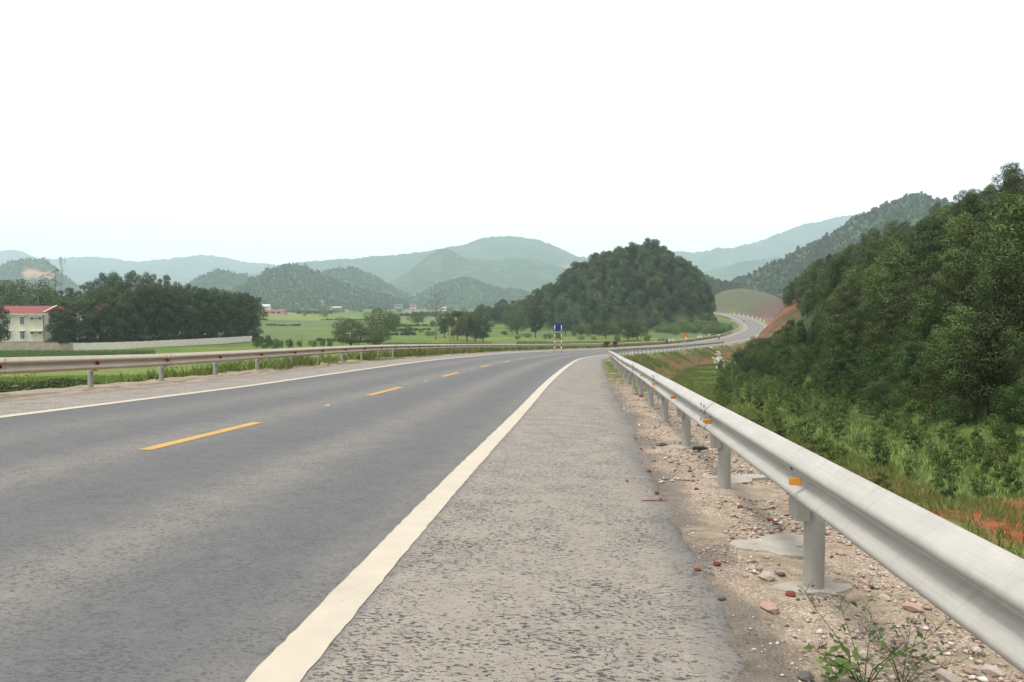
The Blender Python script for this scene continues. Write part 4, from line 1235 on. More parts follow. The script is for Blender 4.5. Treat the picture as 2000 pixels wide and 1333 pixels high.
# feathery bamboo tops and a palm above the grove
def feather(name, label, px, top, base, Y, fronds, cat, seed, leaf=.5):
    g = P(px, base, Y); g.z = TZ(g.x, g.y); H = P(px, top, Y).z - g.z
    e = empty(name, g); tag(e, label, cat)
    rr = random.Random(seed); r_ = np.random.default_rng(seed)
    MB().tube([(0, 0, -.3), (0, 0, H * .5), (.3, 0, H * .92)], [.12, .1, .05], 6).build("trunk" if cat == "palm" else "stem", M_bark, e, True)
    Cs, Ns = [], []
    m = MB()
    for k in range(fronds):
        a = k * 2.4; h = H * (.93 if cat == "palm" else rr.uniform(.72, .97)); p = Vector((.25, 0, h)); l = rr.uniform(1.6, 2.4) * (1.2 if cat == "palm" else 1)
        pts = [p + Vector((math.cos(a) * l * t, math.sin(a) * l * t, l * (.75 * t - .95 * t * t))) for t in (0, .35, .7, 1)]
        m.tube(pts, [.03, .025, .018, .008], 4)
        for t in np.linspace(.15, 1, 12):
            i0 = min(2, int(t * 3)); q = pts[i0].lerp(pts[i0 + 1], min(1, t * 3 - i0))
            for sgn in (-1, 1):
                Cs.append(q + Vector((-math.sin(a) * .22 * sgn, math.cos(a) * .22 * sgn, -.1))); Ns.append((rr.uniform(-.3, .3), rr.uniform(-.3, .3), 1))
    fr = m.build("frond" if cat == "palm" else "branch", M_stem, e, True)
    V, F = leaf_arrays(np.array([tuple(c) for c in Cs]), np.array(Ns, float), leaf, r_, .22)
    inst("leaves", mesh_np("leaves", V, F, M_leaffield, False, {"tint": np.repeat(r_.uniform(.2, .9, len(Cs)), 4)}), e)
feather("bamboo_clump", "feathery bamboo top beside the telecom tower", 109, 520, 662, 268, 16, "bamboo", 1, .7)
feather("bamboo_clump", "drooping feathery bamboo top at the edge of the grove", 90, 532, 662, 268, 14, "bamboo", 2, .7)
feather("palm_tree", "small areca palm above the broad dark trees", 5, 541, 662, 262, 9, "palm", 3, .6)

# ================================================================== BUILDINGS, WALLS, TOWER
def cream_building():
    Y = 204.0; u = Y / FPX                         # metres for one picture pixel at this distance
    X = lambda px: (px - CX) * u
    zg = TZ(X(60), Y)
    z_e = P(60, 611.5, Y).z; z_r = P(60, 597.5, Y).z; z_b = zg - .5
    e = empty("school_building", (X(60), Y, zg)); tag(e, "two storey cream building with red sheet metal roof behind the old wall", "building")
    o = Vector((X(60), Y, zg))
    L_ = lambda m, n, mat, par=None, bev=0: m.build(n, mat, par or e, False, (0, 0, 0) if par else None, None, bev)
    x0, x1, x2 = X(-95) - o.x, X(87) - o.x, X(275) - o.x
    ze, zr, zb = z_e - o.z, z_r - o.z, z_b - o.z
    L_(MB().box(x0, x1, 0, 11, zb, ze - .55), "wall", M_cream)
    wing = L_(MB().box(x1 + .003, x2, 3.2, 10.5, zb, ze - .55), "wing_wall", M_cream)
    L_(MB().box(x0 - .5, x1 + .12, -.55, 11.5, ze - .55, ze), "cornice", M_whitewall)
    L_(MB().box(x1 + .13, x2 + .4, 2.4, 11, ze - .55, ze - .02), "cornice", M_whitewall)
    rf = L_(MB().prism([(x0 - .6, ze + .01), (x1 + .2, ze + .01), (x1 + .2 - 0.4, zr), (x0 - .6, zr)], 0, 0) if False else
            MB().add([(x0 - .6, -.7, ze + .005), (x1 + .2, -.7, ze + .005), (x1 + .2, 5.5, zr), (x0 - .6, 5.5, zr), (x1 + .2, 11.7, ze + .005), (x0 - .6, 11.7, ze + .005)],
                     [(0, 1, 2, 3), (3, 2, 4, 5), (1, 4, 2), (0, 3, 5), (0, 5, 4, 1)]), "roof", M_redroof)
    m = MB()
    k = x0
    while k < x1:
        m.add([(k - .03, -.72, ze + .04), (k + .03, -.72, ze + .04), (k + .03, 5.5, zr + .035), (k - .03, 5.5, zr + .035), (k, -.72, ze + .09), (k, 5.5, zr + .085)], [(0, 4, 5, 3), (4, 1, 2, 5), (0, 1, 4)]); k += .9
    o2 = m.build("roof_rib", M_redroof, rf); o2["kind"] = "stuff"
    MB().box(x1 - .05, x1 + .22, -.75, -.55, ze + .03, ze + .2).add([(x1 - .05, -.75, ze + .05), (x1 + .22, -.75, ze + .05), (x1 + .22, 5.5, zr + .1), (x1 - .05, 5.5, zr + .1), (x1 - .05, -.75, ze + .16), (x1 + .22, -.75, ze + .16), (x1 + .22, 5.5, zr + .2), (x1 - .05, 5.5, zr + .2)],
        [(4, 5, 6, 7), (0, 1, 5, 4), (1, 2, 6, 5), (3, 0, 4, 7)]).build("gable_trim", M_whitewall, rf)
    L_(MB().add([(x1 + .25, 2.2, ze + .005), (x2 + .5, 2.2, ze + .005), (x2 + .5, 6.6, zr - .1), (x1 + .25, 6.6, zr - .1), (x2 + .5, 11.2, ze + .005), (x1 + .25, 11.2, ze + .005)],
                [(0, 1, 2, 3), (3, 2, 4, 5), (1, 4, 2), (0, 3, 5), (0, 5, 4, 1)]), "wing_roof", M_redroof)
    L_(MB().tube([(x1 - .12, -.12, zb), (x1 - .12, -.12, ze - .6)], .09, 8), "drain_pipe", M_dark)
    for zc in (638 - 12, 657):
        pass
    def window(px, py0, py1, w, awn=True):
        zt, zo = P(px, py0, Y).z - o.z, P(px, py1, Y).z - o.z; xc = X(px) - o.x
        f = MB().box(xc - w, xc + w, -.06, -.02, zo, zt).build("window", M_glass, e)
        fr = MB(); t = .06
        fr.box(xc - w - t, xc - w + .02, -.1, -.005, zo - t, zt + t).box(xc + w - .02, xc + w + t, -.1, -.005, zo - t, zt + t).box(xc - w + .021, xc + w - .021, -.1, -.005, zt - .02, zt + t).box(xc - w + .021, xc + w - .021, -.1, -.005, zo - t, zo + .02)
        if w > .4: fr.box(xc - .05, xc + .05, -.098, -.062, zo + .021, zt - .021).box(xc - w + .021, xc - .051, -.097, -.062, zt - .5, zt - .42).box(xc + .051, xc + w - .021, -.097, -.062, zt - .5, zt - .42)
        fr.build("frame", M_wframe, f)
        return zt
    for py0, py1 in ((619.8, 633.6), (648.5, 661.5)):
        for px in (43.5, 17, -28, -60):
            window(px, py0, py1, .46)
    for py0, py1 in ((620.5, 624.5), (649, 652.5)):
        for px in (63, 78.5, -5): window(px, py0, py1, .36)
    for px, wd, py in ((43.5, 6, 619.5), (43.5, 6, 647.5), (70.5, 13, 620.2), (70.5, 13, 648), (17, 6, 619.5), (17, 6, 647.5), (-28, 6, 619.5), (-28, 6, 647.5)):
        xc, w, zc = X(px) - o.x, wd * u, P(px, py, Y).z - o.z
        MB().box(xc - w, xc + w, -.7, -.004, zc + .05, zc + .17).build("awning", M_whitewall, e)
    # corridor side of the wing: floor slab, columns, dark openings
    MB().box(x1 + .25, x2, 2.0, 3.19, (zb + ze) / 2 - .1, (zb + ze) / 2 + .15).build("corridor_slab", M_whitewall, e)
    k = x1 + 2.4
    while k < x2:
        MB().box(k - .16, k + .16, 2.05, 2.35, zb, ze - .56).build("column", M_cream, e)
        k += 3.2
    k = x1 + 1.2
    while k < x2 - 2:
        for zl in (zb + 1.2, (zb + ze) / 2 + .9):
            wdo = MB().box(k, k + 1.3, 3.14, 3.17, zl, zl + 1.5).build("window", M_glass, e)
        k += 3.2
cream_building()

def wall_between(name, label, pts, h, mat, cap, panel, thick=.22, posts=True, group=None):
    """pts: picture positions along the wall's foot; each panel is a piece of its own"""
    g0 = pts[0]
    e = empty(name, g0); tag(e, label, "wall", group)
    for a, b in zip(pts[:-1], pts[1:]):
        n = max(1, round((b - a).length / panel))
        for k in range(n):
            p, q = a.lerp(b, k / n), a.lerp(b, (k + 1) / n)
            d = (q - p); d.z = 0; l = d.length; rz = math.atan2(d.y, d.x)
            zmid = max(p.z, q.z)
            hh = h * rnd.uniform(.985, 1.015)
            MB().box(.14, l - .02, -thick / 2, thick / 2, -.9, hh).build("panel", mat, e, False, p - g0, rz)
            MB().box(-.14, .138, -thick / 2 - .05, thick / 2 + .05, -.9, hh + .04).build("pier", mat, e, False, p - g0, rz)
            if cap: MB().box(-.15, l - .15, -thick / 2 - .06, thick / 2 + .06, hh + .042, hh + .14).build("cap", M_dark, e, False, p - g0, rz)
def ground_pt(px, py, Y):
    p = P(px, py, Y); p.z = TZ(p.x, p.y); return p
wall_between("boundary_wall", "whitewashed panelled boundary wall in front of the tree grove", [ground_pt(144, 681, 190), ground_pt(250, 678, 198), ground_pt(350, 675, 210), ground_pt(440, 671, 226), ground_pt(492, 668, 240)], 1.65, M_whitewall, False, 2.55)
wall_between("old_wall", "old dirty plaster wall with dark capping below the cream building", [ground_pt(-130, 676, 186), ground_pt(-40, 676, 187), ground_pt(26, 676, 188), ground_pt(88, 678, 189), ground_pt(143, 681, 189.8)], 1.75, M_oldwall, True, 3.2)

def house(name, label, px, base, Y, wpx, hpx, mat, roofmat, storeys, gable=True):
    u = Y / FPX; p = P(px, base, Y); p.z = TZ(p.x, p.y); w, h = wpx * u, P(px, base - hpx, Y).z - p.z
    e = empty(name, p); tag(e, label, "house")
    wall_h = h * (.78 if gable else .9); dp = w * .8
    MB().box(-w/2, w/2, 0, dp, -.6, wall_h).build("wall", mat, e)
    if gable:
        MB().add([(-w*.56, -.4, wall_h - .1), (w*.56, -.4, wall_h - .1), (w*.56, dp/2, h), (-w*.56, dp/2, h), (w*.56, dp + .4, wall_h - .1), (-w*.56, dp + .4, wall_h - .1)], [(0, 1, 2, 3), (3, 2, 4, 5), (1, 4, 2), (0, 3, 5), (0, 5, 4, 1)]).build("roof", roofmat, e)
    else:
        MB().box(-w*.55, w*.55, -.4, dp + .3, wall_h, h).build("roof", roofmat, e)
    for s_ in range(storeys):
        for k in (-.28, .0, .28):
            z0 = wall_h * (s_ + .3) / storeys; wd = w * .10
            f = MB().box(k*w - wd, k*w + wd, -.05, -.01, z0, z0 + wall_h / storeys * .48).build("window", M_glass, e)
            MB().box(k*w - wd - .08, k*w + wd + .08, -.12, -.03, z0 - .14, z0 - .01).build("sill", M_wframe, f)
        if s_: MB().box(-w*.5, w*.5, -.9, -.004, wall_h * s_ / storeys - .15, wall_h * s_ / storeys).build("balcony_slab", M_wframe, e)
M_blueroof = simple("blue_roof", (.16, .26, .52), (.2, .3, .55), 2, .6)
M_pinkwall = simple("brick_pink_wall", (.46, .27, .22), (.4, .3, .26), .5, .9)
M_paleroof = simple("pale_roof", (.5, .48, .46), (.42, .4, .38), 2, .7)
house("village_house", "white two storey house with grey gable roof at the paddies' far edge", 519, 611.5, 780, 14, 17, M_whitewall, M_paleroof, 2)
house("farm_shed", "long low shed with red roof beside the white house", 533, 613.5, 700, 40, 8.5, M_pinkwall, M_redroof, 1)
house("village_house", "narrow unfinished house with flat blue roof below the mountains", 778, 606.5, 980, 13, 12, M_pinkwall, M_blueroof, 2, False)
house("village_house", "pale blue house with red gable roof below the mountains", 806, 606.5, 960, 12, 12, M_bluewhite, M_redroof, 2)
house("village_house", "small white house half hidden beyond the bare kapok tree", 867, 604.5, 1000, 8, 5, M_whitewall, M_paleroof, 1)
house("village_house", "long low building with pale roof at the foot of the hills", 658, 604, 1000, 15, 5, M_bluewhite, M_paleroof, 1)
house("village_house", "small red roofed hut high on the wooded slope", 649, 603, 1040, 6, 5, M_whitewall, M_redroof, 1)
# long pale compound wall by the village houses
wall_between("compound_wall", "long pale compound wall beside the village houses", [ground_pt(790, 610, 900), ground_pt(862, 611, 880)], 2.2, M_oldwall, False, 8)

def tower():
    p = ground_pt(123, 660, 300); H = P(123, 498, 300).z - p.z
    e = empty("telecom_tower", p); tag(e, "slim telecom mast with antenna panels rising above the grove", "tower")
    w = .42
    for sx, sy in ((-1, -1), (1, -1), (0, 1)):
        MB().tube([(sx * w, sy * w, -.5), (sx * w * .8, sy * w * .8, H * .97)], [.07, .055], 6).build("mast_leg", M_steelgrey, e)
    m = MB(); k = 0; pts = [(-w, -w), (w, -w), (0, w)]
    while k < 26:
        z0, z1 = H * k / 26 * .97, H * (k + 1) / 26 * .97
        for i in range(3):
            a, b = pts[i], pts[(i + 1) % 3]
            m.tube([(a[0]*.9, a[1]*.9, z0), (b[0]*.9, b[1]*.9, z1)], .03, 4, False)
        k += 1
    m.build("lattice", M_steelgrey, e)
    for zc, n in ((H * .93, 3), (H * .80, 3)):
        ring = MB()
        for k in range(n):
            a = 2 * math.pi * k / n + .5
            ring.tube([(0, 0, zc), (math.cos(a) * 1.0, math.sin(a) * 1.0, zc)], .04, 5)
        ring.build("bracket", M_steelgrey, e)
        for k in range(n):
            a = 2 * math.pi * k / n + .5
            MB().box(-.16, .16, -.08, .08, -1.2, 1.2).build("antenna_panel", M_whitep if zc < H * .9 else M_steelgrey, e, False, (math.cos(a) * 1.05, math.sin(a) * 1.05, zc), a - math.pi / 2, .02)
    MB().tube([(0, 0, H * .96), (0, 0, H * 1.02)], .03, 5).build("lightning_rod", M_steelgrey, e)
tower()

def pole(label, px, base, top, mat, r=.1):
    g = G(px, base); H = P(px, top, g.y).z - g.z
    e = empty("utility_pole", g); tag(e, label, "pole")
    MB().tube([(0, 0, -.4), (0, 0, H)], [r, r * .75], 8).build("shaft", mat, e, True)
    MB().box(-.4, .4, -.05, .05, H * .93, H * .93 + .08).build("cross_arm", mat, e)
pole("thin concrete pole standing at the paddy hedge line", 590, 668, 638, M_conc, .11)
pole("pale squared post beside the yellowing tree", 879, 668, 640, M_conc, .16)
pole("slender pole far off beside the village", 668, 607, 588, M_conc, .22)
pole("short pole among the far village poles", 635, 607, 590, M_conc, .22)
pole("pale pole below the orange scar of the slope", 645, 607, 594, M_conc, .2)

# ================================================================== SIGNS AND MARKERS
def striped_post(par, x, y, z0, z1, band, r, first=True):
    k = 0; z = z0
    while z < z1 - .01:
        zt = min(z + band, z1)
        MB().tube([(x, y, z), (x, y, zt)], r, 10).build("red_band" if (k % 2 == (0 if first else 1)) else "white_band", M_red if (k % 2 == (0 if first else 1)) else M_whitep, par, True)
        z = zt; k += 1
def info_sign():
    sg = 97.0; p = AT(sg, -7.3); Y = p.y
    g = Vector(((1090 - CX) / FPX * Y, Y, 0)); g.z = TZ(g.x, g.y)
    u = Y / FPX; H = P(1090, 631, Y).z - g.z; zb = P(1090, 647.5, Y).z - g.z
    e = empty("road_sign", g); tag(e, "dark blue road sign seen from behind on two red and white posts", "sign")
    MB().box(-9 * u, 9 * u, .05, .075, zb, H).build("panel", M_signblue, e, False, None, None, .01)
    for z in (zb + .18, (zb + H) / 2, H - .3):
        MB().box(-8.5 * u, 8.5 * u, .02, .05, z - .025, z + .025).build("panel_rib", M_signblue, e)
    for sx in (-6.5, 6.5):
        x = sx * u
        MB().tube([(x, -.03, zb - .02), (x, -.03, H - .28)], .04, 10).build("post", M_whitep, e, True)
        n = 8; hz_ = zb - .02
        for k in range(n):
            z1, z0 = hz_ * (1 - k / n), hz_ * (1 - (k + 1) / n)
            if k == n - 1: z0 = -.4
            MB().tube([(x, -.03, z0), (x, -.03, z1)], .045, 10).build("post_band", M_red if k % 2 == 0 else M_whitep, e, True)
info_sign()
def warning_sign():
    s_ = 131.0; p = AT(s_, 6.35); 
    Y = p.y; X = (1338 - CX) / FPX * Y; g = Vector((X, Y, TZ(X, Y)))
    if abs(road_sd(X, Y)[1][0]) < 6.8: g.z = AT(s_, 6.4, -.05).z
    u = Y / FPX; zt = P(1338, 648.5, Y).z - g.z; zb = P(1338, 659.5, Y).z - g.z
    e = empty("warning_sign", g); tag(e, "orange triangular warning sign with red border on a striped post", "sign")
    w = (zt - zb) * .62
    def tri(k, y0, y1):
        c = (zb * 2 + zt) / 3
        return MB().prism([(-w * k, c + (zb - c) * k), (w * k, c + (zb - c) * k), (0, c + (zt - c) * k)], y0, y1)
    pl = tri(1.0, -.03, .0).build("plate", M_red, e)
    tri(.72, -.036, -.031).build("face", M_signy, e)
    c = (zb * 2 + zt) / 3
    MB().prism([(-.05, c - .17), (.03, c - .17), (.03, c - .02), (.10, c + .06), (.13, c + .03), (.13, c + .17), (.0, c + .17), (.04, c + .12), (-.05, c + .03)], -.042, -.037).build("symbol", M_black, e)
    n = 10
    for k in range(n):
        z1, z0 = zb * (1 - k / n) + .1 * (k == 0), zb * (1 - (k + 1) / n)
        if k == n - 1: z0 = -.5
        MB().tube([(0, .03, z0), (0, .03, z1)], .045, 10).build("post_band", M_whitep if k % 2 == 0 else M_red, e, True)
warning_sign()
def marker(label, loc, h, w, top=True, group=None, rz=0):
    e = empty("marker_post", loc, rz); tag(e, label, "marker post", group)
    MB().box(-w, w, -w, w, -.3, h * .72).build("shaft", M_whitep, e, False, None, None, .01)
    MB().add([(-w, -w, h*.721), (w, -w, h*.721), (w, w, h*.721), (-w, w, h*.721), (-w*.8, -w*.8, h), (w*.8, -w*.8, h), (w*.8, w*.8, h), (-w*.8, w*.8, h)], [(0,3,2,1),(4,5,6,7),(0,1,5,4),(1,2,6,5),(2,3,7,6),(3,0,4,7)]).build("top", M_red if top else M_whitep, e)
marker("white kilometre stone with red top just inside the far guardrail", AT(104, 5.55, -.02), .78, .17)
for k, (px, py) in enumerate([(1383.5, 652.5), (1388, 652), (1404, 649), (1425, 646), (1430, 645.5), (1447.5, 643), (1451, 642.5)]):
    s_ = 214 + 14 * k
    p = AT(float(np.interp(px, [1380, 1455], [226, 286])), -np.interp(px, [1380, 1455], [15.5, 11.5])); p.z = TZ(p.x, p.y)
    marker("small white marker post along the dirt side track beyond the guardrail", p, 1.35, .2, False, "marker posts of the side track")
for k in range(8):
    marker("small white marker post on the outer edge of the climbing far road", AT(392 + 13 * k, 6.2, -.02), .95, .16, False, "marker posts of the climbing road")
marker("white marker post beside the stone drain chute", ground_pt(1403.5, 691, 128), 1.0, .11, False)

# stone drain chute down the far embankment
M_chute = simple("weathered_masonry", (.40, .36, .30), (.17, .14, .11), 1.6, .95, 0, .5, 8)
def chute():
    a = G(1398, 688); b = G(1412, 723)
    e = empty("drain_chute", a); tag(e, "stepped pale stone drain chute running down the embankment", "drain")
    d = b - a; rz = math.atan2(d.y, d.x); L_ = math.hypot(d.x, d.y); n = 9
    for k in range(n):
        c = a + d * ((k + .5) / n); z = TZ(c.x, c.y) - a.z
        MB().box(L_ * k / n, L_ * (k + 1) / n - .06, -.5, .5, z - .8, z + .05 + rnd.uniform(-.06, .06)).build("step", M_chute, e, False, None, rz, .03)
        for sgn in (-1, 1):
            if rnd.random() < .2: continue
            MB().box(L_ * k / n + rnd.uniform(0, .1), L_ * (k + 1) / n - .03, sgn * .68 - .15, sgn * .68 + .15, z - .8, z + .18 + rnd.uniform(-.12, .1)).build("side_stone", M_chute, e, False, None, rz, .05)
    for k in range(7):
        rock("headwall_rock", e, a, a + Vector((rnd.uniform(-2.2, 1.2), rnd.uniform(-1, 2.5), 0)), rnd.uniform(.25, .6))
ROCKS = []
def rock_mesh(seed, mat, flat=.6):
    r_ = random.Random(seed); m = MB()
    phi = (1 + 5 ** .5) / 2
    V = [Vector(v).normalized() for v in [(-1, phi, 0), (1, phi, 0), (-1, -phi, 0), (1, -phi, 0), (0, -1, phi), (0, 1, phi), (0, -1, -phi), (0, 1, -phi), (phi, 0, -1), (phi, 0, 1), (-phi, 0, -1), (-phi, 0, 1)]]
    F = [(0,11,5),(0,5,1),(0,1,7),(0,7,10),(0,10,11),(1,5,9),(5,11,4),(11,10,2),(10,7,6),(7,1,8),(3,9,4),(3,4,2),(3,2,6),(3,6,8),(3,8,9),(4,9,5),(2,4,11),(6,2,10),(8,6,7),(9,8,1)]
    sx, sy = r_.uniform(.7, 1.2), r_.uniform(.7, 1.2)
    V = [(v.x * sx * r_.uniform(.72, 1.2), v.y * sy * r_.uniform(.72, 1.2), v.z * flat * r_.uniform(.7, 1.2)) for v in V]
    return m.add(V, F).mesh("stone", mat)
ROCKM = {k: [rock_mesh(i * 7 + j, m, f) for i in range(4)] for j, (k, m, f) in enumerate((("pale", M_stone, .6), ("pink", M_stone2, .6), ("dark", M_stone3, .55), ("brick", M_brick, .6)))}
def rock(name, par, base, p, s_, kind_="pale"):
    p = Vector(p); p.z = TZ(p.x, p.y)
    return inst(name, rnd.choice(ROCKM[kind_]), par, p - base if par else p, rnd.uniform(0, 6.28), s_)
chute()

# ================================================================== ROADSIDE DEBRIS
def on_verge(px, py):
    """point of the road or verge surface under a picture position"""
    d = ray(px, py); d = d / d.y
    Y = np.linspace(1.6, 150, 6000)
    S, D = road_sd(d.x * Y, Y)
    zs = np.interp(S, RS, RZ) - np.interp(S, RS, RE) * np.clip(D, -7, 7)
    k = np.nonzero(d.z * Y + EYE <= zs)[0][0]
    S1, D1 = S[k], D[k]
    dz = float(verge_z_right(np.array([[S1]]), np.array([[D1]]))[1][0, 0]) if D1 > 5.4 else 0.0
    return AT(S1, D1, dz), S1, D1
DEB = [  # picture position, size in metres, kind, label
    (1545, 1157, .055, "brick", "reddish brick shard leaning on the nearest post footing"),
    (1446, 988, .05, "brick", "dark red brick piece lying alone on the gravel between two posts"),
    (1505, 1017, .045, "brick", "flat dark red brick chip on pinkish gravel"),
    (1360, 960, .035, "brick", "small rusty brown stone near the guardrail footing"),
    (1347, 920, .045, "brick", "flat red brick flake on pale gravel"),
    (1325, 907, .035, "brick", "tiny red brick chip next to a pale pebble"),
    (1268, 922, .045, "brick", "dark red brick lump on the asphalt shoulder"),
    (1283, 966, .05, "brick", "orange red brick lump beside a twig on the shoulder"),
    (1290, 977, .028, "brick", "tiny red chip touching the twig on the shoulder"),
    (1252, 878, .03, "brick", "small brown stone on the shoulder edge"),
    (1241, 858, .035, "brick", "pinkish brown stone on the shoulder edge"),
    (1225, 941, .03, "brick", "pair sized dark red crumb on the shoulder"),
    (1362, 1117, .035, "brick", "small dark red cube shaped stone on the crumbling asphalt edge"),
    (1400, 1108, .04, "brick", "reddish stone beside a pale one near the asphalt edge"),
    (1252, 775, .10, "brick", "broken brick heap beside a guardrail post"),
    (1244, 772, .09, "brick", "dark brick lump behind the broken brick heap"),
    (1498, 1127, .075, "pale", "large pale rounded stone left of the nearest footing"),
    (1470, 1112, .06, "pale", "flat pale pink stone near the asphalt edge"),
    (1560, 1075, .05, "dark", "dark grey stone lying on a concrete patch"),
    (1410, 1172, .04, "dark", "black angular stone on the sandy verge"),
    (1505, 1185, .09, "pink", "flat pink slab of stone on sand"),
    (1785, 1190, .085, "pink", "pinkish red angular rock under the guardrail"),
    (1788, 1212, .075, "pale", "pale quartz rock next to the pinkish red rock"),
    (1850, 1320, .09, "pale", "large cream coloured rock at the weed's foot"),
    (1940, 1310, .08, "pale", "rounded cream rock under the near guardrail"),
    (1690, 1290, .07, "pale", "grey white stone behind the flowering weed"),
    (1320, 898, .05, "pale", "pale cream pebble on the verge edge"),
    (1199, 848, .03, "dark", "small dark clod on the asphalt shoulder"),
    (1190, 706, .14, "pale", "whitish litter like stone at the grass edge of the shoulder"),
    (1575, 1330, .06, "dark", "dark stone on the asphalt's broken edge"),
    (1445, 1090, .05, "pale", "small whitish stone in the gravel by the asphalt edge"),
    (1660, 1165, .06, "pink", "rosy stone behind the nearest post"),
    (1730, 1165, .06, "pale", "grey blue stone below the rail"),
    (1640, 1085, .06, "pink", "purple red stone behind the nearest post"),
    (1380, 930, .06, "pale", "whitish flat stone beside a footing"),
]
for px, py, sz, kd, lb in DEB:
    p, s_, d_ = on_verge(px, py)
    o = inst("brick_fragment" if kd == "brick" else "stone", rnd.choice(ROCKM[kd]), None, p + Vector((0, 0, sz * .22)), rnd.uniform(0, 6.28), sz * .62)
    tag(o, lb, "brick" if kd == "brick" else "stone", "stones and brick pieces on the verge")
p, s_, d_ = on_verge(1367, 876)
e = empty("bottle", p, .3); tag(e, "small black plastic bottle lying beside a footing", "bottle")
MB().tube([(-.09, 0, .03), (-.085, 0, .03), (.05, 0, .03), (.07, 0, .03)], [.02, .03, .03, .016], 12).build("body", M_black, e, True)
MB().tube([(.071, 0, .03), (.10, 0, .03)], .014, 10).build("cap", M_black, e, True)
p, s_, d_ = on_verge(1278, 981)
tag(MB().tube([(-.11, 0, .006), (-.03, .008, .008), (.05, -.004, .006), (.12, .006, .007)], [.004, .005, .004, .002], 6).build("twig", M_brick, None, True, p, .1), "thin reddish twig lying on the shoulder below a brick lump", "twig")
p, s_, d_ = on_verge(1287, 868)
tag(MB().add([(-.12, -.05, .004), (.02, -.07, .012), (.13, -.02, .004), (.1, .06, .018), (-.03, .05, .006), (-.1, .04, .015)], [(0, 1, 4, 5), (1, 2, 3, 4)]).build("rag", M_black, None, False, p, .4), "crumpled dark rag on the gravel behind a guardrail post", "rag")
# flat concrete spill patches
for px, py, a, b, lb in ((1520, 1068, .55, .26, "flat pale concrete spill beyond the nearest post"), (1440, 935, .62, .2, "broken cream mortar patch behind the second post"), (1395, 862, .5, .16, "cream mortar patch at a farther post")):
    p, s_, d_ = on_verge(px, py); n = 18; top = []; bot = []
    for k in range(n):
        t = 2 * math.pi * k / n; q = 1 + .28 * math.sin(3 * t + px) + rnd.uniform(-.12, .12)
        top.append((a * .5 * q * math.cos(t), b * .9 * q * math.sin(t), .006 + rnd.uniform(0, .012))); bot.append((a * .52 * q * math.cos(t), b * .94 * q * math.sin(t), -.08))
    o = MB().add(top + bot + [(0, 0, .016)], [(k, (k+1) % n, 2*n) for k in range(n)] + [(k, k + n, (k+1) % n + n, (k+1) % n) for k in range(n)]).build("mortar_patch", M_conc, None, False, p, heading(s_) + .4)
    tag(o, lb, "mortar patch", "mortar patches on the verge")

def gravel():
    r_ = np.random.default_rng(900); n = 60000
    S = -1 + 34 * r_.uniform(0, 1, n) ** 1.7; D = r_.normal(6.2, .45, n); S = S[(D > 5.36) & (D < 7.1)]; D = D[(D > 5.36) & (D < 7.1)]; n = len(S)
    keep = (fbm(S / .7, D / .5, 93) + r_.normal(0, .07, n) > .44) | (S < 4.5) & (r_.uniform(0, 1, n) < .5)
    S, D = S[keep], D[keep]; n = len(S)
    x, y, z = at(S, D); z = z + verge_z_right(S, D)[1]
    size = np.clip(r_.lognormal(-4.95, .58, n), .003, .032)
    B = np.array([(1, .25, 0), (-.2, 1, .1), (-1, .1, -.1), (.15, -1, .1), (.25, .2, .5), (0, 0, -.5)], float)
    V = B[None] * size[:, None, None] * r_.uniform(.6, 1.35, (n, 6, 3))
    a = r_.uniform(0, 6.28, n); c, s_ = np.cos(a), np.sin(a)
    Vx = V[..., 0] * c[:, None] - V[..., 1] * s_[:, None]; Vy = V[..., 0] * s_[:, None] + V[..., 1] * c[:, None]
    V = np.stack([Vx + x[:, None], Vy + y[:, None], V[..., 2] + (z + size * .25)[:, None]], -1).reshape(-1, 3)
    T = np.array([(0, 1, 4), (1, 2, 4), (2, 3, 4), (3, 0, 4), (1, 0, 5), (2, 1, 5), (3, 2, 5), (0, 3, 5)])
    F = (np.arange(n)[:, None, None] * 6 + T[None]).reshape(-1, 3)
    m, nt, b = new_mat("gravel_stones")
    cc = ramp(nt, attr(nt, "tint").outputs["Fac"], [(0, (.05, .045, .042)), (.18, (.23, .14, .105)), (.5, (.39, .275, .215)), (.8, (.45, .375, .30)), (1, (.58, .53, .46))]).outputs[0]
    nt.links.new(cc, b.inputs["Base Color"]); b.inputs["Roughness"].default_value = .9
    me = mesh_np("gravel", V, F, m, False, {"tint": np.repeat(r_.uniform(0, 1, n), 6)})
    tag(inst("gravel", me), "pinkish gravel and stone chips scattered on the verge under the guardrail", "gravel", None, "stuff")
gravel()

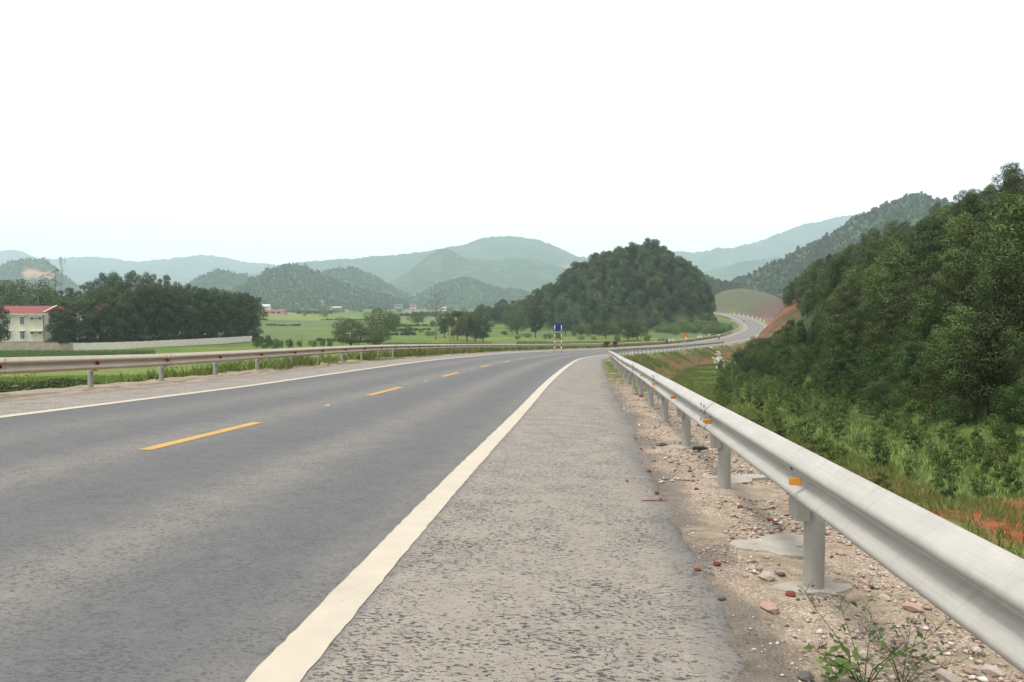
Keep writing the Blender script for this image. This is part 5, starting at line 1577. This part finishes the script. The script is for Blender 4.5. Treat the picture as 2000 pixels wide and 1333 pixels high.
# ================================================================== GRASS, WEEDS, CROPS
def tufts(name, x, y, z, h, w, nb, mat, seed, label, cat, lean=.5, bw=.05):
    """grass: nb blades in each tuft, each blade a bent tapering strip"""
    r_ = np.random.default_rng(seed); n = len(x); N = n * nb
    X = np.repeat(x, nb) + r_.normal(0, 1, N) * np.repeat(w, nb) * .5; Y = np.repeat(y, nb) + r_.normal(0, 1, N) * np.repeat(w, nb) * .5
    Z = np.repeat(z, nb); Hh = np.repeat(h, nb) * r_.uniform(.5, 1.15, N)
    a = r_.uniform(0, 6.28, N); l = r_.uniform(.15, 1, N) * lean * Hh
    dx, dy = np.cos(a) * l, np.sin(a) * l; b_ = r_.uniform(0, 6.28, N); wx, wy = np.cos(b_) * Hh * bw, np.sin(b_) * Hh * bw
    V = np.stack([np.stack([X - wx, Y - wy, Z - .03], 1), np.stack([X + wx, Y + wy, Z - .03], 1),
                  np.stack([X + dx * .4 + wx * .7, Y + dy * .4 + wy * .7, Z + Hh * .6], 1), np.stack([X + dx, Y + dy, Z + Hh], 1)], 1).reshape(-1, 3)
    F = np.arange(4 * N).reshape(N, 4)
    t = np.repeat(np.clip(np.repeat(r_.uniform(.1, .8, n), nb) + r_.normal(0, .15, N), 0, 1), 4)
    me = mesh_np(name, V, F, mat, False, {"tint": t})
    return tag(inst(name, me), label, cat, None, "stuff")

def scatter_sd(n, s0_, s1_, d0, d1, seed, p=1.5):
    r_ = np.random.default_rng(seed); S = s0_ + (s1_ - s0_) * r_.uniform(0, 1, n) ** p; D = r_.uniform(d0, d1, n)
    x, y, z = at(S, D); return S, D, x, y, r_
# embankment below the forest side guardrail
S, D, x, y, r_ = scatter_sd(26000, 8, 185, 6.75, 13.5, 700, 1.3)
bare = fbm(x / 2.5, y / 2.5, 44) * .6 + .4 * fbm(x / 30, y / 30, 40) + .16 * sstep(30, 90, S)
k = (bare < .60 + r_.normal(0, .03, len(S))) & ((np.abs(D - 10.6) > 1.4) | (r_.uniform(0, 1, len(S)) < .3)); x, y, S, D = x[k], y[k], S[k], D[k]
h = r_.uniform(.08, .25, len(x)) * (.75 + .012 * np.clip(S, 0, 60)); z = terrain(x, y)
tufts("embankment_grass", x, y, z, h, h * .8, 9, M_grass, 701, "light green grass on the embankment below the guardrail", "grass", .6, .045)
# plantation floor
x, y, r_ = jgrid(5, 45, 8, 125, .33, 710)
S, D = road_sd(x, y); dfv = DF(S)
px_, py_ = project(x, y, terrain(x, y))
k = (D > 11.2) & (D < dfv + 1.5) & (px_ < 2500) & (np.hypot(x - 10.5, (y - 15.5) * .8) > 2.6); x, y = x[k], y[k]; D = D[k]
h = r_.uniform(.10, .26, len(x)); z = terrain(x, y)
tufts("meadow_grass", x, y, z, h, np.full(len(x), .3), 7, M_meadow, 711, "rank green grass between the young plantation trees", "grass", .7, .06)
# saplings of the plantation, in loose rows
x, y, r_ = jgrid(6, 42, 10, 120, 1.55, 720, .40)
S, D = road_sd(x, y); dfv = DF(S); zt_ = terrain(x, y)
px_, py_ = project(x, y, zt_)
k = (D > 11.6) & (D < dfv + .8) & (px_ < 2030) & (px_ > 1400) & (S > 8) & (np.hypot(x - 10.5, (y - 15.5) * .8) > 2.2) & (r_.uniform(0, 1, len(x)) < .93)
x, y, z = x[k], y[k], zt_[k]; o_ = np.argsort(np.hypot(x, y))[:300]
for n_, i in enumerate(o_):
    tree("sapling", "young dark green sapling in the grassy plantation below the guardrail", "sapling", K_sap, n_, (x[i], y[i], z[i] - .02), float(r_.uniform(.45, 1.0)), float(r_.uniform(0, 6.28)), "saplings of the plantation")
# paddies behind the dusty guardrail
x, y, r_ = jgrid(-75, 6, 18, 88, .5, 730)
S, D = road_sd(x, y); px_, py_ = project(x, y, terrain(x, y))
k = (D < -10.5) & (px_ > -60) & (px_ < 1000); x, y = x[k], y[k]
n = len(x); h = r_.uniform(.18, .3, n); z = terrain(x, y)
tufts("rice_paddy", x, y, z, h, np.full(n, .55), 8, M_paddy, 731, "bright green young rice in the near paddy behind the guardrail", "rice", .5, .075)
# weeds on the field side of the road
S, D, x, y, r_ = scatter_sd(14000, 19, 300, -10.5, -5.75, 740, 1.4)
k = (fbm(S / 4, D / 1.5, 741) > np.interp(S, [18, 30, 60], [.6, .42, .34]) + np.where(-D < 6.3, np.interp(S, [20, 45, 100], [.3, .06, .0]), 0)); S, D, x, y = S[k], D[k], x[k], y[k]
z = terrain(x, y); z = np.where(-D < 6.85, at(S, D)[2] + verge_z_left(S, D)[1], z)
h = r_.uniform(.12, .5, len(x)) * np.interp(S, [20, 30, 60, 120, 300], [.7, .95, 1.0, 1.0, 1.2])
tufts("roadside_weeds", x, y, z, h, h * .6, 9, M_grass, 742, "mixed green weeds growing along the foot of the dusty guardrail", "weeds", .8, .07)
# sparse tufts and moss on the forest side verge
S, D, x, y, r_ = scatter_sd(900, 20, 60, 5.5, 7.0, 750, 1.0)
k = (D > 5.9) | (S > 27); S, D, x, y = S[k], D[k], x[k], y[k]
z = at(S, D)[2] + verge_z_right(S, D)[1]; h = r_.uniform(.02, .09, len(x)) * np.where(D > 6.3, 2.2, 1)
tufts("verge_grass", x, y, z, h, h * 1.5, 7, M_grass, 751, "low yellow green grass on the verge by the guardrail bend", "grass", .9, .08)
# maize in front of the old wall, tall crops farther along
for nm, lb, (pxa, pxb, ya, yb), hh, sd in (("maize_field", "grey green maize strip below the old plaster wall", (-70, 165, 132, 150), 1.0, 760), ("maize_field", "taller green maize strip at the foot of the walls", (-70, 300, 158, 172), .9, 761), ("maize_field", "maize plot near the bare kapok tree", (755, 960, 175, 198), 1.6, 762), ("maize_field", "green crop strip beside the hedge at the forested hill's foot", (1010, 1280, 205, 225), 1.0, 763)):
    r_ = np.random.default_rng(sd); n = 2600
    y = r_.uniform(ya, yb, n); x = (r_.uniform(pxa, pxb, n) - CX) / FPX * y
    y = np.round(y / .8) * .8 + r_.normal(0, .08, n)
    S, D = road_sd(x, y); kk = D < -9; x, y = x[kk], y[kk]; n = len(x)
    h = r_.uniform(.8, 1.1, n) * hh
    tufts(nm, x, y, terrain(x, y), h, h * .22, 7, M_corn, sd + 5, lb, "maize", .55, .035)

# leafy weeds standing among the near paddy edge
def weed_plant(name, label, loc, H, seed, nleaf=26, flowers=False, spread=.45, group=None, mat=None, leaf=.09):
    rr = random.Random(seed); r_ = np.random.default_rng(seed)
    e = empty(name, loc); tag(e, label, "weed", group)
    C, N = [], []; m = MB(); fl = MB()
    ns = 7 if flowers else 4
    for k in range(ns):
        a = k * 2.4 + rr.uniform(-.4, .4); l = H * rr.uniform(.65, 1.1); q = spread * H * rr.uniform(.3, 1.2)
        pts = [Vector((0, 0, -.02)), Vector((math.cos(a) * q * .3, math.sin(a) * q * .3, l * .4)), Vector((math.cos(a) * q * .75, math.sin(a) * q * .75, l * .75)), Vector((math.cos(a) * q, math.sin(a) * q, l))]
        m.tube(pts, [H * .008, H * .0065, H * .0045, H * .002], 5)
        for j in range(nleaf // ns):
            t = rr.uniform(.1, .95) if not flowers else rr.uniform(.05, .95) ** 1.6; i0 = min(2, int(t * 3)); p = pts[i0].lerp(pts[i0 + 1], t * 3 - i0)
            b = rr.uniform(0, 6.28); C.append(p + Vector((math.cos(b), math.sin(b), rr.uniform(-.2, .3))) * leaf * .55); N.append((rr.uniform(-.5, .5), rr.uniform(-.5, .5), 1.0))
        if flowers:
            for j in range(5):
                t = rr.uniform(.45, 1.0); i0 = min(2, int(t * 3)); p = pts[i0].lerp(pts[i0 + 1], min(1, t * 3 - i0)); b = rr.uniform(0, 6.28)
                q2 = p + Vector((math.cos(b) * .09, math.sin(b) * .09, rr.uniform(.03, .12))) * H * 1.6
                m.tube([p, p.lerp(q2, .5) + Vector((0, 0, .01)), q2], [H * .004, H * .003, H * .002], 4)
                for w in range(3):
                    c = q2 + Vector((rr.uniform(-1, 1), rr.uniform(-1, 1), rr.uniform(-.3, .6))) * H * .03
                    fl.tube([c, c + Vector((0, 0, H * .012)), c + Vector((0, 0, H * .02))], [H * .003, H * .008, H * .004], 6)
                    if w == 0: C.append(q2 + Vector((0, 0, -H * .05))); N.append((rr.uniform(-1, 1), rr.uniform(-1, 1), .6))
    m.build("stem", M_stem, e, True)
    if flowers: fl.build("flowers", M_flower, e, True)["kind"] = "stuff"
    V, F = leaf_arrays(np.array([tuple(c) for c in C]), np.array(N, float), leaf, r_, .5, .1)
    inst("leaves", mesh_np("leaves", V, F, mat or M_weedleaf, False, {"tint": np.repeat(r_.uniform(0, .9, len(C)), 4)}), e)
p, s_, d_ = on_verge(1690, 1345)
weed_plant("flowering_weed", "flowering weed with lilac buds growing at the foot of the near guardrail", p, .31, 4, 120, True, .8, None, None, .034)
p, s_, d_ = on_verge(1632, 1340)
weed_plant("leafy_weed", "low weed with broad bright green leaves beside the flowering weed", p, .16, 9, 30, False, .8, None, None, .07)
p, s_, d_ = on_verge(1765, 1335)
weed_plant("flowering_weed", "thin sprawling weed with lilac buds beside the larger flowering weed", p, .22, 14, 80, True, 1.1, None, None, .026)
r_ = random.Random(77)
for k in range(46):
    s_ = 17 + 46 * r_.random() ** 1.2; d_ = -r_.uniform(7.2, 10.5)
    p = AT(s_, d_); p.z = TZ(p.x, p.y)
    weed_plant("tall_weed", "tall leafy weed on the slope below the dusty guardrail", p, r_.uniform(.5, 1.15), 100 + k, 40, False, .35, "tall weeds below the dusty guardrail", M_leafbush, .15)
for k in range(10):
    s_ = 26 + 9 * k + r_.uniform(-2, 2); p = AT(s_, -7.9 - r_.random()); p.z = TZ(p.x, p.y)
    tree("bank_bush", "dark bush on the bank right behind the dusty guardrail", "bush", K_shrub, k, p, r_.uniform(.25, .5), r_.uniform(0, 6), "bushes behind the dusty guardrail")

# ================================================================== COWS, PEOPLE, MOTORCYCLES
def skin_obj(name, verts, edges, rad, mat, parent, subs=1):
    me = bpy.data.meshes.new(name); me.from_pydata(verts, edges, []); me.materials.append(mat)
    o = bpy.data.objects.new(name, me); link(o, parent)
    md = o.modifiers.new("skin", 'SKIN'); md.use_smooth_shade = True
    sv = me.skin_vertices[0].data
    for i, r0 in enumerate(rad): sv[i].radius = (r0, r0) if not isinstance(r0, tuple) else r0
    sv[0].use_root = True
    sb = o.modifiers.new("sub", 'SUBSURF'); sb.levels = subs; sb.render_levels = subs
    return o
def cow(label, loc, rotz, scale, head_turn=0.0):
    """stands along local +Y (head at +Y)"""
    e = empty("cow", loc, rotz, scale); tag(e, label, "cow", None)
    V = [(0, 0, .86), (0, -.55, .90), (0, .45, .86), (0, .72, .95), (head_turn * .3, .98, .92), (head_turn * .7, 1.22, .72), (head_turn * .8, 1.36, .58),
         (.18, -.58, .72), (.2, -.50, .50), (.2, -.62, .32), (.2, -.60, .05), (-.18, -.58, .72), (-.2, -.45, .50), (-.2, -.57, .32), (-.2, -.55, .05),
         (.16, .48, .66), (.17, .50, .40), (.17, .48, .05), (-.16, .48, .66), (-.17, .42, .40), (-.17, .45, .05),
         (0, -.74, .92), (0, -.82, .70), (0, -.80, .42)]
    E_ = [(0, 1), (0, 2), (2, 3), (3, 4), (4, 5), (5, 6), (1, 7), (7, 8), (8, 9), (9, 10), (1, 11), (11, 12), (12, 13), (13, 14), (2, 15), (15, 16), (16, 17), (2, 18), (18, 19), (19, 20), (1, 21), (21, 22), (22, 23)]
    rad = [.31, .27, .28, .22, .15, .13, .08, .13, .09, .06, .055, .13, .09, .06, .055, .11, .065, .05, .11, .065, .05, .05, .025, .04]
    skin_obj("body", V, E_, rad, M_cow, e, 2)
    for sx in (-1, 1):
        MB().tube([(head_turn * .5 + sx * .09, 1.1, .92), (head_turn * .5 + sx * .2, 1.08, 1.0), (head_turn * .5 + sx * .2, 1.1, 1.1)], [.03, .022, .008], 6).build("horn", M_hoof, e, True)
        MB().add([(head_turn * .5 + sx * .1, 1.08, .86), (head_turn * .5 + sx * .2, 1.05, .9), (head_turn * .5 + sx * .27, 1.05, .84), (head_turn * .5 + sx * .18, 1.06, .79), (head_turn * .5 + sx * .18, 1.10, .85)], [(0, 1, 4), (1, 2, 4), (2, 3, 4), (3, 0, 4), (0, 3, 2, 1)]).build("ear", M_cow, e)
for px, sc_, dd, lb in ((1184, .95, -5.35, "reddish brown cow seen from behind, walking the shoulder nearer the blue sign"), (1202, 1.02, -5.0, "darker brown cow walking the shoulder beside the guardrail bend")):
    ss = np.linspace(90, 180, 400); x, y, z = at(ss, np.full(400, dd)); q = project(x, y, z)[0]
    s_ = float(ss[np.argmin(np.abs(q - px))])
    cow(lb, AT(s_, dd), heading(s_) + rnd.uniform(-.1, .1), sc_, .3 if px < 1190 else -.2)

def person(label, loc, rotz, shirt, trousers, hat=None, seated=False, scale=1.0, name="person"):
    """faces local +Y; one continuous body, clothes as children"""
    e = empty(name, loc, rotz, scale); tag(e, label, "person")
    if not seated:
        hipz, kn, an = .86, .47, .08
        V = [(0, 0, .92), (0, .01, 1.12), (0, 0, 1.36), (0, .01, 1.46), (0, .03, 1.58),
             (.17, 0, 1.36), (.22, .03, 1.10), (.20, .14, .88), (.19, .18, .80), (-.17, 0, 1.36), (-.23, 0, 1.10), (-.22, .08, .87), (-.21, .12, .79),
             (.10, 0, .86), (.11, .08, .47), (.11, 0, .09), (.11, .13, .04), (-.10, 0, .86), (-.11, -.03, .47), (-.11, -.16, .10), (-.11, -.05, .04)]
    else:
        V = [(0, -.05, .80), (0, -.02, 1.0), (0, .04, 1.26), (0, .06, 1.36), (0, .09, 1.48),
             (.18, .04, 1.26), (.25, .22, 1.06), (.28, .46, 1.04), (.27, .54, 1.03), (-.18, .04, 1.26), (-.25, .22, 1.06), (-.28, .46, 1.04), (-.27, .54, 1.03),
             (.11, 0, .78), (.16, .36, .74), (.15, .30, .36), (.15, .42, .31), (-.11, 0, .78), (-.16, .36, .74), (-.15, .30, .36), (-.15, .42, .31)]
    E_ = [(0, 1), (1, 2), (2, 3), (3, 4), (2, 5), (5, 6), (6, 7), (7, 8), (2, 9), (9, 10), (10, 11), (11, 12), (0, 13), (13, 14), (14, 15), (15, 16), (0, 17), (17, 18), (18, 19), (19, 20)]
    rad = [.13, .13, .14, .06, .10, .065, .05, .038, .04, .065, .05, .038, .04, .09, .065, .045, .04, .09, .065, .045, .04]
    skin_obj("body", V, E_, rad, M_skin, e, 2)
    Vi = [0, 1, 2, 5, 6, 9, 10]; mp = {v: i for i, v in enumerate(Vi)}
    skin_obj("shirt", [V[i] for i in Vi], [(mp[a], mp[b]) for a, b in E_ if a in mp and b in mp], [rad[i] * 1.16 + .012 for i in Vi], shirt, e, 1)
    Vi = [0, 13, 14, 15, 17, 18, 19]; mp = {v: i for i, v in enumerate(Vi)}
    skin_obj("trousers", [V[i] for i in Vi], [(mp[a], mp[b]) for a, b in E_ if a in mp and b in mp], [rad[i] * 1.12 + .012 for i in Vi], trousers, e, 1)
    h = Vector(V[4])
    for sx in (-1, 1):
        MB().tube([h + Vector((sx * .03, .09, .0)), h + Vector((sx * .03, .105, .0))], .012, 6).build("eye", M_black, e, True)
    MB().tube([h + Vector((0, .09, -.01)), h + Vector((0, .125, -.03))], [.012, .016], 6).build("nose", M_skin, e, True)
    n, mth = 10, 5; mb = MB()
    vv = []; ff = []
    for i in range(mth + 1):
        ph = math.pi / 2 * i / mth * 1.12
        for k in range(n):
            t = 2 * math.pi * k / n; vv.append(h + Vector((math.cos(t) * math.sin(ph) * .112, math.sin(t) * math.sin(ph) * .118 - .012, math.cos(ph) * .125 + .0)))
    for i in range(mth):
        for k in range(n): ff.append((i*n + k, (i+1)*n + k, (i+1)*n + (k+1) % n, i*n + (k+1) % n))
    mb.add(vv, ff).build("helmet" if hat else "hair", hat or M_hair, e, True)
    return e
s_ = 191.0
ss = np.linspace(150, 230, 600); x, y, z = at(ss, np.full(600, -5.2)); s_ = float(ss[np.argmin(np.abs(project(x, y, z)[0] - 1302))])
person("person in teal shirt and dark trousers walking beside the far guardrail", AT(s_, -5.2), heading(s_), M_teal, M_navy, None, False, .98)
p = ground_pt(1297, 654, 235)
person("person in dark clothes standing by the dirt track below the scrub mound", p, 2.6, M_navy, M_navy)

def motorbike(label, loc, rotz, paint):
    """runs along local +Y"""
    e = empty("motorcycle", loc, rotz); tag(e, label, "motorcycle")
    for yc in (-.62, .62):
        pts = [(0, yc + .24 * math.cos(t), .29 + .24 * math.sin(t)) for t in np.linspace(0, 2 * math.pi, 19)]
        w = MB().tube(pts, .05, 6, False).build("wheel", M_tyre, e, True)
        rim = MB().tube([(-.03, yc, .29), (.03, yc, .29)], .06, 8)
        for t in np.linspace(0, 2 * math.pi, 7)[:-1]: rim.tube([(0, yc, .29), (0, yc + .21 * math.cos(t), .29 + .21 * math.sin(t))], .012, 4)
        rim.build("rim", M_steelgrey, w, True)
    MB().tube([(0, -.75, .72), (0, -.35, .66), (0, 0, .52), (0, .3, .58), (0, .45, .85), (0, .48, .98)], [.06, .14, .11, .10, .12, .06], 8).build("fairing", paint, e, True)
    MB().tube([(0, -.65, .79), (0, -.3, .80), (0, .02, .76)], [.09, .13, .08], 8).build("seat", M_black, e, True)
    MB().tube([(-.32, .42, 1.02), (-.1, .46, .98), (.1, .46, .98), (.32, .42, 1.02)], .018, 6).build("handlebar", M_black, e, True)
    for sx in (-.05, .05): MB().tube([(sx, .48, .9), (sx, .62, .29)], .02, 6).build("fork", M_steelgrey, e, True)
    MB().tube([(0, .54, .88), (0, .58, .88)], [.08, .06], 10).build("headlight", M_whitep, e, True)
    MB().tube([(-.3, .4, 1.04), (-.34, .38, 1.18)], .008, 5).build("mirror_stalk", M_black, e); MB().tube([(-.34, .37, 1.2), (-.34, .39, 1.2)], .045, 8).build("mirror", M_black, e)
def find_s(px, d, a, b):
    ss = np.linspace(a, b, 900); x, y, z = at(ss, np.full(900, d)); return float(ss[np.argmin(np.abs(project(x, y, z)[0] - px))])
s_ = find_s(1404, -3.0, 190, 285)
motorbike("white motorcycle coming towards the bend below the scrub mound", AT(s_, -3.0, .005), heading(s_) + math.pi, M_scoot)
person("motorcycle rider in white shirt approaching past the far guardrail", AT(s_, -3.0, .005), heading(s_) + math.pi, M_whitecloth, M_navy, M_black, True)
s_ = 385.0
motorbike("small motorcycle on the climbing road behind the red bank", AT(s_, -3.1, .005), heading(s_) + math.pi, M_scoot)
person("motorcycle rider with dark helmet on the climbing far road", AT(s_, -3.1, .005), heading(s_) + math.pi, M_whitecloth, M_navy, M_black, True)

# ================================================================== HAZE
hz = MB().box(-7300, 7300, -7300, 7300, -16, 640).build("haze")
hm = bpy.data.materials.new("haze_air"); hm.use_nodes = True
hn = hm.node_tree; hn.nodes.clear()
ho = hn.nodes.new("ShaderNodeOutputMaterial"); hv = hn.nodes.new("ShaderNodeVolumePrincipled")
hv.inputs["Color"].default_value = (.75, .895, 1.0, 1); hv.inputs["Density"].default_value = .0002; hv.inputs["Anisotropy"].default_value = 0.0
hn.links.new(hv.outputs[0], ho.inputs["Volume"])
hz.data.materials.append(hm)
tag(hz, "pale blue haze filling the valley air", "haze", None, "stuff")
